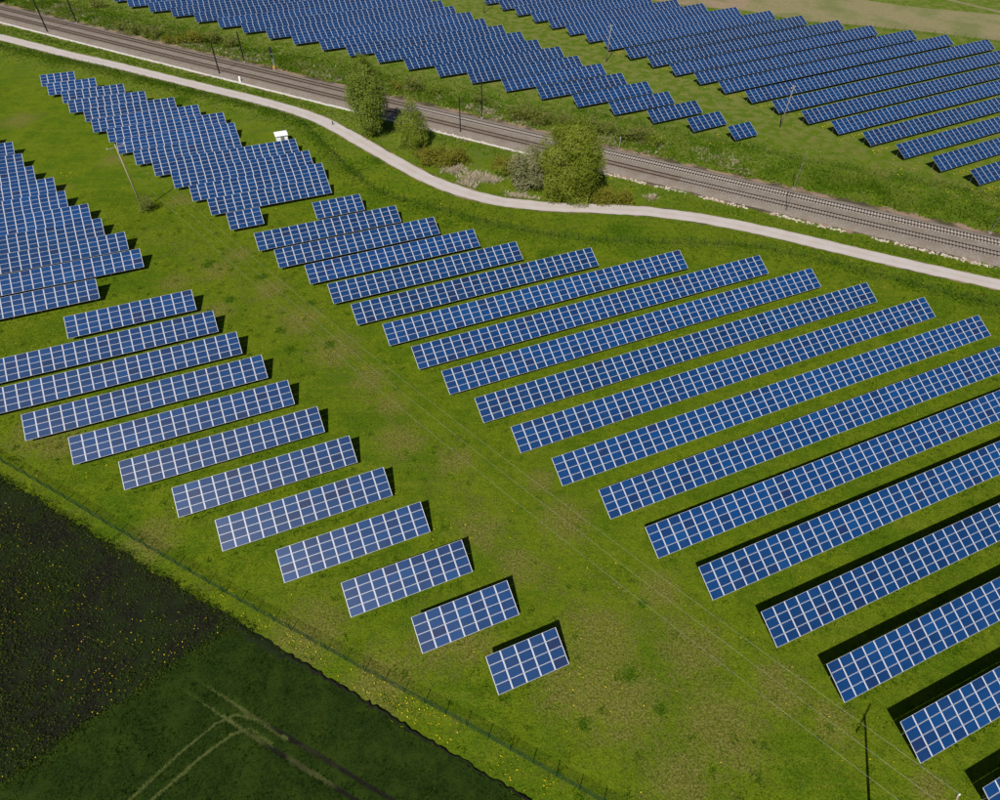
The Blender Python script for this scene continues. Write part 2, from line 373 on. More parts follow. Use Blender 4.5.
M = dict(
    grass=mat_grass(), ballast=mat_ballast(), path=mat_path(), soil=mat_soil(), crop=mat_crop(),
    verge=mat_soil('bare_verge_earth', (.15, .095, .06), (.30, .22, .15)),
    cells=mat_cells(),
    alu=mat_flat('anodised_aluminium', (.42, .42, .45), .45, .3, .5, .06),
    alufar=mat_flat('dark_anodised_frame', (.30, .31, .35), .45, .3, .5, .06),
    backsheet=mat_flat('white_backsheet', (.58, .58, .62), .35, 0, .5, .03),
    zinc=mat_flat('galvanised_steel', (.42, .44, .45), .5, .5, .5, .15),
    rail=mat_flat('rusty_rail', (.035, .020, .014), .55, .5, .4, .25),
    railtop=mat_flat('worn_rail_top', (.085, .060, .048), .5, .3, .5, .1),
    sleeper=mat_flat('concrete_sleeper', (.37, .33, .29), .9, 0, .2, .15),
    sleeperold=mat_flat('brown_old_sleeper', (.17, .125, .092), .9, 0, .2, .25),
    sleeperdark=mat_flat('weathered_sleeper', (.26, .225, .195), .9, 0, .2, .2),
    concrete=mat_flat('pale_concrete', (.54, .51, .47), .9, 0, .2, .12),
    stone=mat_flat('light_rubble_stone', (.42, .36, .29), .95, 0, .2, .25, 1.0),
    mastdark=mat_flat('dark_mast_steel', (.035, .035, .033), .6, .3, .4, .2),
    mastgrey=mat_flat('grey_mast_steel', (.20, .20, .19), .6, .3, .4, .2),
    wood=mat_flat('weathered_pole_wood', (.30, .24, .17), .9, 0, .2, .2, 6),
    woodgrey=mat_flat('grey_pole_wood', (.20, .175, .15), .9, 0, .2, .2, 6),
    white=mat_flat('white_paint', (.80, .80, .80), .5, 0, .4, .04),
    doorgrey=mat_flat('grey_louvre_door', (.17, .18, .20), .5, .2, .4, .1),
    black=mat_flat('black_paint', (.015, .015, .017), .5, 0, .4, .1),
    orange=mat_flat('orange_box', (.50, .26, .03), .5, 0, .4, .05),
    fence=mat_flat('green_coated_wire', (.0045, .026, .011), .85, 0, .1, .1),
    wire=mat_flat('aluminium_conductor', (.34, .34, .30), .6, .2, .5, .05),
    glassins=mat_flat('glazed_insulator', (.22, .10, .05), .3, 0, .5, .1),
    bark=mat_flat('bark', (.075, .055, .04), .95, 0, .1, .3, 4),
    dandelion=mat_flat('dandelion_yellow', (.60, .45, .004), .8, 0, .2, .1),
    stubble=mat_stubble('stubble', (.150, .135, .060), (.215, .185, .092), R(12)),
    plough=mat_stubble('harrowed_earth', (.19, .135, .085), (.25, .185, .12), R(6)),
    leafwillow=mat_leaf('willow_leaves', [(.094, .140, .012), (.165, .215, .030), (.25, .30, .064)], .36),
    leafbright=mat_leaf('bright_spring_leaves', [(.105, .155, .012), (.175, .225, .024), (.25, .29, .05)], .38),
    leafolive=mat_leaf('olive_spring_leaves', [(.100, .138, .010), (.190, .230, .024), (.29, .315, .058)], .36),
    leafgrey=mat_leaf('blossoming_twigs', [(.11, .14, .03), (.21, .215, .09), (.36, .33, .20)], .36),
    leafyellow=mat_leaf('yellow_green_twigs', [(.120, .110, .016), (.185, .180, .020), (.250, .235, .038)], .38),
    leafweed=mat_leaf('rank_weeds', [(.085, .125, .012), (.150, .180, .030), (.245, .235, .075)], .38),
    leafcrop=mat_leaf('crop_leaves', [(.008, .022, .0012), (.019, .040, .0024), (.038, .060, .0056)]),
    leaffield=mat_leaf('field_weeds', [(.016, .034, .004), (.036, .060, .008), (.080, .100, .018)]),
    tall=mat_leaf('tall_grass_blades', [(.052, .112, .004), (.085, .150, .008), (.135, .175, .022)]),
    short=mat_leaf('short_grass_blades', [(.050, .092, .002), (.090, .126, .004), (.142, .150, .016)]),
    straw=mat_leaf('dry_reed', [(.24, .19, .11), (.40, .34, .23), (.58, .52, .40)]),
)

# ------------------------------------------------------------------ lines of the place (metres)
PATH = [(-260, 268), (-200, 241), (-163.0, 223.8), (-136.6, 210.7), (-113.2, 200.2), (-90.7, 189.4), (-70.1, 179.6), (-62.4, 175.7), (-54.6, 171.3), (-46.9, 165.8), (-39.0, 158.2), (-31.5, 150.4), (-24.6, 143.3), (-18.2, 137.3), (-12.1, 132.6), (-6.4, 129.3), (-.9, 127.2), (9.9, 125.3), (20.7, 125.2), (31.4, 124.4), (41.6, 122.1), (51.4, 118.7), (60.6, 114.8), (69.4, 110.8), (77.8, 107.0), (86.0, 103.5), (94.0, 100.4), (130, 85), (200, 52)]
FENCE_S = [(-84, 61.6), (-69.4, 54.1), (-57.9, 48.3), (-50.1, 44.2), (-40.9, 39.6), (-28.8, 33.5), (-19.7, 29.1), (-12.2, 25.5), (-3.5, 21.5), (4.7, 17.4), (10.2, 14.7), (22, 8.6)]
FENCE_N = [(-172, 221), (-158.2, 214.9), (-120.0, 198.8), (-84.4, 181.2), (-62.4, 171.0), (-53.2, 165.3), (-43.9, 151.4), (-35.6, 139.1), (-28.6, 130.3), (-23.3, 127.0), (-16.9, 124.3), (-8.8, 120.4), (-.7, 116.8), (7, 114.3), (14.5, 112.7), (29.5, 111.7), (39.6, 111.9), (49.6, 111.5), (58.7, 108.4), (71.3, 102.5), (82.6, 96.7), (95, 91.5), (110, 84)]
FENCE_F = [(18, 176), (40, 165.5), (60.9, 155.6), (68.9, 150.2), (91.8, 140.7), (111.2, 133.0), (125, 127)]
FENCE_T = [(92, 261), (103.3, 255.2), (126.6, 250.8), (148.3, 244.4), (165.8, 238.0), (185, 230)]
def rail_y(x, off): return 6.4e-5*x*x - .488*x + off
def rail_line(off, x0=-260, x1=190, step=3.0):
    x = np.arange(x0, x1+.1, step); return np.stack([x, rail_y(x, off)], 1)
OFF_FAR, OFF_NEAR, OFF_TROUGH, OFF_BF, OFF_BN = 162.75, 157.5, 152.25, 166.4, 153.1

DRY = [(-34.9,85.9,4.3),(-42.3,94.2,3.6),(-27.4,78.4,4.9),(-14.4,59.4,4.0),(-6.2,55.9,3.1),(-16.7,66.2,3.0),(-2.2,44.6,3.6),(2.9,39.7,3.1),(8.8,46.4,3.7),(5.7,52.7,2.1),(11.9,30.5,5.1),(13.5,24.0,5.4),(10.4,24.9,4.3),(22.0,29.5,4.5),(23.6,21.2,5.2),(7.7,24.9,3.8),(19.8,36.8,3.0),(-66.1,59.9,5.0),(-62.5,57.2,3.5),(-43.9,42.1,3.8),(-21.2,30.9,4.6),(-6.2,30.1,4.0),(-11.9,25.6,4.3),(-54.2,100.0,3.7),(-97.2,128.3,2.6),(-91.8,142.6,3.2),(-51.0,105.0,2.7),(-69.8,125.1,3.0),(-124.4,163.0,5.0),(18.6,16.5,4.0),(35.4,22.4,2.6),(31.0,25.4,3.3),(43.1,16.1,2.0),(19.1,49.8,1.6),(-2.8,30.2,3.4),(85.6,155.7,3.8),(89.0,145.4,3.6),(18.1,247.3,4.2),(36.2,223.7,4.5),(51.2,199.3,4.2),(65.5,185.4,4.0),(4.4,269.4,3.7),(-2.7,251.4,3.5),(-21.2,264.0,2.9),(79.9,161.0,3.1),(-50,88,3),(-60,96,3),(-21,72,3.5)]
LUSH = [(14.8,26.7,1.0),(9.4,21.4,.7),(17.7,23.1,.7),(17.3,34.9,.7),(-44.8,98.1,1.1),(-33.9,90.6,.9),(-28.5,79.6,1.0),(-6.8,44.8,.6),(-48.6,91.0,1.1),(-56.0,101.5,1.1),(-29.6,145.3,2.8),(-43.0,77.9,.8),(8.2,107.2,2.0),(24.1,116.8,3.1),(-134.6,205.0,3.5),(-88.6,177.5,2.7),(-115.3,202.0,2.9),(-34.8,78.1,1.0),(-37.7,83.1,.8)]
STRAW = [(-11.6,141.1,2.3),(-6.8,137.5,2.7),(-8.9,134.2,2.2),(-3.3,136.7,1.8),(2.4,128.9,2.2),(5.6,127.6,1.7),(-160.0,257.0,2.8),(-152.6,252.8,1.7),(-128.3,232.9,2.6),(-111.1,222.3,2.5),(-102.2,215.5,2.5),(-97.6,220.3,1.9),(-85.3,216.5,1.9),(-62.3,205.0,2.4),(-55.2,199.7,2.3),(-48.5,195.4,2.3),(-28.8,189.0,1.7),(-21.5,186.5,1.7),(-18.3,182.5,1.7),(-9.8,176.8,2.2),(-4.3,173.9,2.1),(-1.5,170.2,1.6),(3.7,168.0,2.1),(23.8,158.4,2.0),(27.7,159.7,2.0),(33.7,157.2,1.5),(38.3,155.2,1.5),(48.0,154.0,2.0),(52.2,150.4,2.0),(32.2,130.1,1.1),(55.2,148.0,1.5)]

# ------------------------------------------------------------------ ground
def axis(lo, hi, step, far, grow=1.35):
    a = list(np.arange(lo, hi+step/2, step)); d = step
    while a[-1] < far: d *= grow; a.append(a[-1]+d)
    d = step
    while a[0] > -far: d *= grow; a.insert(0, a[0]-d)
    return np.array(a)
def axis2(a0, a1, fine, b0, b1, mid, far):
    core = np.arange(a0, a1+fine/2, fine); lo = np.arange(b0, a0-.01, mid); hi = np.arange(a1+mid, b1+.01, mid)
    a = list(np.concatenate([lo, core, hi])); d = mid
    while a[-1] < far: d *= 1.35; a.append(a[-1]+d)
    d = mid
    while a[0] > -far: d *= 1.35; a.insert(0, a[0]-d)
    return np.array(a)
gx, gy = axis2(-90, 80, .5, -190, 200, 1.25, 3000), axis2(5, 125, .5, -5, 300, 1.25, 3000)
GX, GY = np.meshgrid(gx, gy)
dry = np.zeros_like(GX); lush = np.zeros_like(GX)
for x, y, r_ in DRY:
    dry = np.maximum(dry, np.exp(-((GX-x)**2+(GY-y)**2)/(r_*r_*1.5))*.85)
for x, y, r_ in LUSH:
    lush = np.maximum(lush, np.exp(-((GX-x)**2+(GY-y)**2)/(r_*r_*1.2))*1.0)
dry = np.maximum(dry, .42*np.exp(-(polyline_dist(GX, GY, [(-70, 112), (-36, 86), (-8, 54), (12, 32), (22, 14)])/5.5)**2))
dry = np.maximum(dry, .55*np.exp(-(polyline_dist(GX, GY, [(-30, 285), (-8, 258), (31, 213), (72, 168), (92, 148), (115, 128)])/7.0)**2)*(.4+.9*vnoise(GX, GY, 6, 15)))
AISLE = np.array([(-74, 116), (-56, 103), (-37, 87), (-20, 68), (-7, 53), (6, 38), (14, 28), (24, 13)], float)
AS = smooth_line(AISLE, 1.5, 10); nA = normals2(AS)
for o_ in (-.95, .95, 4.6, 6.4):
    ww = .26 if o_ < 2 else .22
    dry = np.maximum(dry, .75*np.exp(-(polyline_dist(GX, GY, (AS+nA*o_)[::2])/ww)**2)*np.clip(vnoise(GX, GY, 5, 16)*1.5-.25, 0, 1))
dfN = polyline_dist(GX, GY, FENCE_N); dfS = polyline_dist(GX, GY, FENCE_S)
lush = np.maximum(lush, .42*np.exp(-(dfN/1.6)**2))
lush = np.maximum(lush, .45*np.exp(-(polyline_dist(GX, GY, PATH)/4.5)**2))
dry = np.maximum(dry, .34*np.exp(-(dfS/2.5)**2))
ry = GY - rail_y(GX, 160.0)
dry = np.maximum(dry, 1.25*np.exp(-((ry-8.4)/1.9)**2)*np.clip(vnoise(GX, GY, 7, 3)*2.2-.3, 0, 1))
dry = np.maximum(dry, 1.2*np.exp(-((ry-11.5)/3.2)**2)*np.clip(vnoise(GX, GY, 8, 5)*2.4-.75, 0, 1)*(GX < 62))
dry = np.maximum(dry, .60*np.exp(-((ry+8.6)/.9)**2)*np.clip(vnoise(GX, GY, 8, 9)*2-.5, 0, 1)*(GX > 5))
lush = np.maximum(lush, .55*np.exp(-((ry-18)/6)**2))
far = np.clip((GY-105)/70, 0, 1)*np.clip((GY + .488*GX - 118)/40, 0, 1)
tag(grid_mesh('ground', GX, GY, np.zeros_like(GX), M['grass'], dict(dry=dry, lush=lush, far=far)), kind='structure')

def ribbon(name, P, w0, w1, z, mat, jitter=0.0, kind='structure', edge=0.0):
    P = np.asarray(P); n = normals2(P); a = P + n*w1; b = P - n*w0
    if jitter:
        a = a + n*(rng.normal(size=(len(P), 1))*jitter); b = b - n*(rng.normal(size=(len(P), 1))*jitter)
    X = np.stack([b[:, 0], P[:, 0], a[:, 0]]); Y = np.stack([b[:, 1], P[:, 1], a[:, 1]])
    Z = np.zeros_like(X) + z; Z[1] += edge
    o = grid_mesh(name, X, Y, Z, mat); return tag(o, kind=kind) if kind else o
PATHS = smooth_line(PATH, .8, 14)
ribbon('path_verge', PATHS, 2.12, 2.08, .012, M['verge'], .16)
n2 = normals2(PATHS)
OFFS = np.array([-1.9, -1.72, -1.1, -.75, -.3, .3, .75, 1.1, 1.7, 1.86])[:, None] + 0*PATHS[:, 0][None]
OFFS[0] -= .28*(vnoise(PATHS[:, 0], PATHS[:, 1], 1.3, 11)-.5) + .25*(vnoise(PATHS[:, 0], PATHS[:, 1], 6, 13)-.5)
OFFS[-1] += .28*(vnoise(PATHS[:, 0], PATHS[:, 1], 1.3, 12)-.5) + .25*(vnoise(PATHS[:, 0], PATHS[:, 1], 6, 14)-.5)
wr = np.array([0, 0, 1, 1, 0, 0, 1, 1, 0, 0.])[:, None] + 0*OFFS
tag(grid_mesh('path', PATHS[:, 0]+n2[:, 0]*OFFS, PATHS[:, 1]+n2[:, 1]*OFFS, .03+.03*(1-(OFFS/2.1)**2), M['path'], dict(wear=wr)), kind='structure')

# fields
def sheet(name, pts, z, mat):
    mb = MB(); mb.add([(x, y, z) for x, y in pts], [tuple(range(len(pts)))])
    return tag(mb.build(name, mat), kind='structure')
sheet('stubble_field', [(92, 266), (104, 257.6), (127, 253.4), (149, 246.9), (167, 240.2), (190, 231), (420, 150), (520, 210), (260, 262), (186, 268), (150, 278), (128, 290), (110, 420), (60, 420), (78, 272)], .02, M['stubble'])
sheet('harrowed_field', [(60, 276), (70, 271.5), (80, 269.5), (88, 270.5), (93, 281), (96, 320), (104, 420), (-160, 420), (-60, 330)], .04, M['plough'])
sheet('field_track', [(165, 292), (171, 286), (178, 277), (186, 267.5), (230, 235), (233, 237), (190, 268.5), (181, 278), (173, 288), (167, 294)], .05, M['stubble'])

# dark arable land along the lower left
FA = np.array((-67.9, 51.4)); FE = np.array((70.8, -36.6)); FE = FE/np.linalg.norm(FE); FN = np.array((FE[1], -FE[0])); FN = FN if FN[1] < 0 else -FN
def field_xy(s, t): return FA[0]+FE[0]*s+FN[0]*t, FA[1]+FE[1]*s+FN[1]*t
def split_s(t): return 43.0 - .36*t + .25*np.sin(t*.7)
def field_grid(name, s0, s1, t0, t1, ns, nt, mat, zb, amp, attrs=None):
    T = np.linspace(0, 1, nt)[:, None]; U = np.linspace(0, 1, ns)[None, :]
    t = t0 + (t1-t0)*T + 0*U
    a = s0(t) if callable(s0) else s0; b = s1(t) if callable(s1) else s1
    s = a + (b-a)*U
    jag = (vnoise(s, s*0, 2.5, 21)-.5)*.45 + (vnoise(s, s*0, .35, 22)-.5)*.45
    t = t + jag*np.clip(1-(t-t0)/3, 0, 1)
    X, Y = field_xy(s, t)
    Z = zb + amp*(vnoise(X, Y, .45, 31)*.6 + vnoise(X, Y, 1.3, 32)*.6)
    at = attrs(X, Y) if attrs else None
    if at is not None and 'track' in at: Z = Z - .06*at['track']
    return tag(grid_mesh(name, X, Y, np.maximum(Z, .015), mat, at), kind='structure')
field_grid('dark_soil_field', -90, lambda t: split_s(t)+1.2, 0, 60, 330, 170, M['soil'], .02, .13)
TR = [([(-33.5,25.6),(-31.7,24.9),(-28.6,23.4),(-25.4,21.7),(-18,18.3),(-9.6,14.3),(6,6.8)], 1), ([(-34.6,24.7),(-32.8,23.9),(-28.5,21.7),(-24.9,19.8),(-13.2,14.3),(2,7)], 1),
      ([(-45,2),(-39.5,8.4),(-34.7,13.9),(-31.2,18.2),(-28.8,20.7),(-26.9,21.7),(-24.8,21.3),(-21,19.5)], 0), ([(-43,2),(-37.2,8.6),(-32.6,13.9),(-29.2,17.6),(-26.7,19.8),(-24.9,20.4),(-22.4,18.9)], 0)]
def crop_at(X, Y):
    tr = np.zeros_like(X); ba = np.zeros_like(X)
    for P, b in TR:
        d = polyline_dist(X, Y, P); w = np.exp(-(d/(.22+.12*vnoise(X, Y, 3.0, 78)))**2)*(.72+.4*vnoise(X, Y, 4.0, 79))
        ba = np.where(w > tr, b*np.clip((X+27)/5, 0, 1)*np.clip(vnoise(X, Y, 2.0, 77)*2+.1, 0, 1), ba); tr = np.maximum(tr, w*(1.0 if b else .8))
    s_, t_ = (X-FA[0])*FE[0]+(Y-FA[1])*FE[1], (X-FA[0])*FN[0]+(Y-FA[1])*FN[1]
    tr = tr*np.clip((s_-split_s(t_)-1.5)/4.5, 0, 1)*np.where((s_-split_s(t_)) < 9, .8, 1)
    return dict(track=tr, bare_shade=ba)
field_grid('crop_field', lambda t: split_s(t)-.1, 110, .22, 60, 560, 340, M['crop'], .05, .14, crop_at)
# dark furrow left by the plough between grass bank and crop
s = np.linspace(40.5, 110, 420)[None, :]; q = np.linspace(0, 1, 7)[:, None]
wid = .55 + 1.05*np.exp(-((s-47.0)/4.2)**2) - .22*np.clip((s-52)/25, 0, 1)
t = -.15 + wid*q + (vnoise(s, s*0, .5, 41)-.5)*.35
X, Y = field_xy(s, t); Z = .02 + .26*np.sin(q*np.pi)*(.35+vnoise(X, Y, .4, 42)) + 0*s
tag(grid_mesh('plough_furrow', X, Y, Z, M['soil']), kind='structure')

# ------------------------------------------------------------------ railway
def profile_ribbon(name, P, prof, mat, jit=0.0):
    n = normals2(P); X = []; Y = []; Z = []
    for o_, z in prof:
        j = rng.normal(size=len(P))*jit if jit else 0
        X.append(P[:, 0]+n[:, 0]*(o_+j)); Y.append(P[:, 1]+n[:, 1]*(o_+j)); Z.append(np.zeros(len(P))+z)
    return grid_mesh(name, np.array(X), np.array(Y), np.array(Z), mat)
RC = rail_line(.5*(OFF_FAR+OFF_NEAR), step=1.5)
tag(profile_ribbon('railway_verge', RC, [(-7.2, .008), (7.2, .012)], M['verge'], .5), kind='structure')
RO = [2.36*a + .7535*b for a in (-1, 1) for b in (-1, 1)]
prof = [(-6.2, .015, 0), (-5.3, .30, 0), (-4.2, .45, 0)]
for r_ in RO: prof += [(r_-.42, .451, 0), (r_-.20, .451, 1), (r_+.20, .451, 1), (r_+.42, .451, 0)]
prof += [(4.0, .45, 0), (4.7, .30, 0), (5.6, .015, 0)]
nrm = normals2(RC); j_ = rng.normal(size=(len(prof), len(RC)))*np.array([.1 if z < .45 else .015 for o_, z, q_ in prof])[:, None]
OO = np.array([o_ for o_, z, q_ in prof])[:, None] + j_
tag(grid_mesh('ballast_bed', RC[:, 0]+nrm[:, 0]*OO, RC[:, 1]+nrm[:, 1]*OO, np.array([z for o_, z, q_ in prof])[:, None]+0*OO, M['ballast'], dict(rust=np.array([float(q_) for o_, z, q_ in prof])[:, None]*(.75+.25*vnoise(RC[:, 0], RC[:, 1], 4, 55))[None]+0*OO)), kind='structure')
def track(off, label, dark):
    P = rail_line(off, step=2.0); t = empty('railway_track', (0, float(rail_y(0, off)), .45))
    tag(t, label, 'railway track', 'railway tracks')
    Q = resample(rail_line(off), .62); n = normals2(Q); d = np.stack([n[:, 1], -n[:, 0]], 1)
    c = []
    for a, b, z in ((-1.28, -.13, .0), (-1.28, .13, .0), (1.28, .13, .0), (1.28, -.13, .0)):
        c.append(np.concatenate([Q + n*a + d*b, np.full((len(Q), 1), z)], 1))
    lo = np.stack(c, 1); lo[:, :, 1] -= rail_y(0, off); hi = lo.copy(); hi[:, :, 2] += .06; lo[:, :, 2] -= .05
    F = [hi] + [np.stack([lo[:, i], lo[:, (i+1) % 4], hi[:, (i+1) % 4], hi[:, i]], 1) for i in range(4)]
    old = Q[:, 0] < (40 if dark else -25)
    tag(quads_mesh('old_sleepers', np.concatenate([f[old] for f in F]), M['sleeperold'], t), kind='stuff')
    tag(quads_mesh('sleepers', np.concatenate([f[~old] for f in F]), M['sleeperdark' if dark else 'sleeper'], t), kind='stuff')
    for sgn in (-1, 1):
        mb = MB(); n = normals2(P); pts = P + n*sgn*.7535
        pr = [(-.085, .06), (-.055, .20), (.055, .20), (.085, .06)]
        V = []; 
        for i in range(len(pts)):
            for o_, z in pr: V.append((pts[i, 0]+n[i, 0]*o_, pts[i, 1]+n[i, 1]*o_-rail_y(0, off), z))
        fa = []; ft = []
        for i in range(len(pts)-1):
            b = i*4
            fa += [(b, b+4, b+5, b+1), (b+2, b+6, b+7, b+3)]; ft.append((b+1, b+5, b+6, b+2))
        mb.add(V, fa, 0); k0 = len(mb.f); mb.f += ft; mb.m += [1]*len(ft)
        mb.build('rail', [M['rail'], M['railtop']], t)
    return t
track(OFF_FAR, 'railway track farther from the gravel path, with pale sleepers', False)
track(OFF_NEAR, 'railway track nearer to the gravel path, with dark sleepers', True)
# concrete cable trough on the near side, broken to rubble further right
P = rail_line(OFF_TROUGH+.1, -230, 8, 1.0)
mb = MB(); n = normals2(P)
for i in range(len(P)-1):
    a, b = P[i], P[i+1]; d = (b-a)*1.001
    j = rng.normal()*.03
    w = .19 if P[i, 0] < -38 else .10
    n_ = n[i]
    q = [a-n_*(w-j), a+d-n_*(w-j), a+d+n_*(w+j), a+n_*(w+j)]; h = .30 + rng.normal()*.012
    mb.add([(*x, .0) for x in q]+[(*x, h) for x in q], [(4,5,6,7),(0,1,5,4),(1,2,6,5),(2,3,7,6),(3,0,4,7)])
tag(mb.build('cable_trough', M['concrete']), 'long white concrete cable trough edging the railway ballast', 'cable trough')
def rubble(name, line, spread, count, size, mat, label):
    mb = MB(); idx = rng.integers(0, len(line), count); off = rng.normal(size=(count, 2))*spread
    bs = [(-.5,-.5,0),(.5,-.5,0),(.5,.5,0),(-.5,.5,0),(-.35,-.3,.6),(.32,-.36,.6),(.3,.34,.6),(-.36,.3,.6)]
    for i, o_ in zip(idx, off):
        s_ = size*rng.uniform(.4, 1.4); a = rng.uniform(0, 6.28); ca, sa = math.cos(a), math.sin(a); k = rng.uniform(.6, 1.5)
        mb.add([(line[i, 0]+o_[0]+s_*(x*ca*k-y*sa), line[i, 1]+o_[1]+s_*(x*sa*k+y*ca), .01+z*s_*.8) for x, y, z in bs],
               [(4,5,6,7),(0,1,5,4),(1,2,6,5),(2,3,7,6),(3,0,4,7)])
    return tag(mb.build(name, mat), label, 'rubble', kind='stuff')
ln = rail_line(OFF_TROUGH-.1, 8, 135, .4)
ln = ln[vnoise(ln[:, 0], ln[:, 1], 3.0, 51) > .28]
rubble('stone_rubble', ln, .30, 800, .30, M['stone'], 'line of pale rubble stones along the railway ballast')
ln = rail_line(OFF_TROUGH+.5, -35, 8, .4)
rubble('broken_trough_rubble', ln, .3, 120, .3, M['stone'], 'pale broken stones by the railway behind the shrubs')

# ------------------------------------------------------------------ solar tables
W0, S0, TILT, HB = 1.667, 4.08, .4537768, .85
def panel_geo(w, sp, far_=False):
    g, r_, mx, my, t_ = (.008, .012, .040, .001, .04) if far_ else (.009, .021, .042, .007, .04)
    def rect(a, b, z): return [(a, b, z), (w-a, b, z), (w-a, sp-b, z), (a, sp-b, z)]
    V = rect(g, g, 0) + rect(g, g, t_) + rect(g+r_, g+r_, t_) + rect(g+r_, g+r_, t_-.006) + rect(g+r_+mx, g+r_+my, t_-.006) + rect(g+r_+mx, g+r_+my, t_-.006)
    F = [(3, 2, 1, 0)]; mi = [0]
    def ring(a, b, m):
        for i in range(4):
            j = (i+1) % 4; F.append((a+i, a+j, b+j, b+i)); mi.append(m)
    ring(0, 4, 0); ring(4, 8, 0); ring(8, 12, 0); ring(12, 16, 1)
    F.append((20, 21, 22, 23)); mi.append(2)
    return V, F, mi
PANEL_MATS = [M['alu'], M['backsheet'], M['cells']]
def finish_uv(me):
    uvl = me.uv_layers.new(name='UVMap'); u = np.zeros((len(me.loops), 2), np.float32)
    st = np.zeros(len(me.polygons), np.int32); me.polygons.foreach_get('loop_start', st)
    m = np.zeros(len(me.polygons), np.int32); me.polygons.foreach_get('material_index', m)
    for k, q in enumerate(((0, 0), (1, 0), (1, 1), (0, 1))): u[st[m == 2]+k] = q
    uvl.data.foreach_set('uv', u.reshape(-1))
FAR_MATS = [M['alufar'], M['backsheet'], M['cells']]
def panel_mesh(name, w, sp):
    V, F, mi = panel_geo(w, sp); me = bpy.data.meshes.new(name); me.from_pydata(V, [], F)
    for m in PANEL_MATS: me.materials.append(m)
    me.polygons.foreach_set('material_index', mi); finish_uv(me); me.update(); return me
SP = S0/4
PANEL = panel_mesh('panel', W0, SP)
def support_mesh(S):
    mb = MB(); c, s_ = math.cos(TILT), math.sin(TILT)
    def under(l, d=.10): return (0, l*c + d*s_, HB + l*s_ - d*c)
    mb.bar(under(.15, .19), under(S-.15, .19), .06, .09)
    for l in (.75, S-1.0):
        y = l*c; z = HB + l*s_ - .16
        mb.box((-.05, y-.05, -.02), (.05, y+.05, z))
    a = (0, .75*c, .55); b = under(S*.58, .2); mb.bar(a, b, .04, .05)
    me = bpy.data.meshes.new('support_frame'); me.from_pydata(mb.v, [], mb.f); me.materials.append(M['zinc']); return me
SUPPORT = support_mesh(S0)
mb = MB(); mb.box((0, -.03, -.04), (1, .03, .04)); PURLIN = bpy.data.meshes.new('purlin'); PURLIN.from_pydata(mb.v, [], mb.f); PURLIN.materials.append(M['zinc'])
ORD = 'first second third fourth fifth sixth seventh eighth ninth tenth eleventh twelfth thirteenth fourteenth fifteenth sixteenth seventeenth eighteenth nineteenth twentieth twenty-first twenty-second twenty-third'.split()
BLOCK = dict(
    R=('{o} blue solar panel row from the front in the large right-hand block', 'solar panel rows in the right-hand block'),
    L=('{o} blue solar panel row from the front, left block between grass aisle and dark field', 'solar panel rows in the left block'),
    B=('{o} blue solar panel row from the front in the block at left picture edge', 'solar panel rows at the left edge'),
    A=('{o} blue solar panel row from the front, upper left block beside the white kiosk', 'solar panel rows in the upper left block'),
    C=('{o} blue solar panel row from the right in the field just beyond the railway', 'solar panel rows just beyond the railway'),
    D=('{o} blue solar panel row from the right in the far upper right field', 'solar panel rows in the far upper right field'))
count = {}
FREE_R = {('R', i) for i in range(7)} | {('D', i) for i in range(7)}
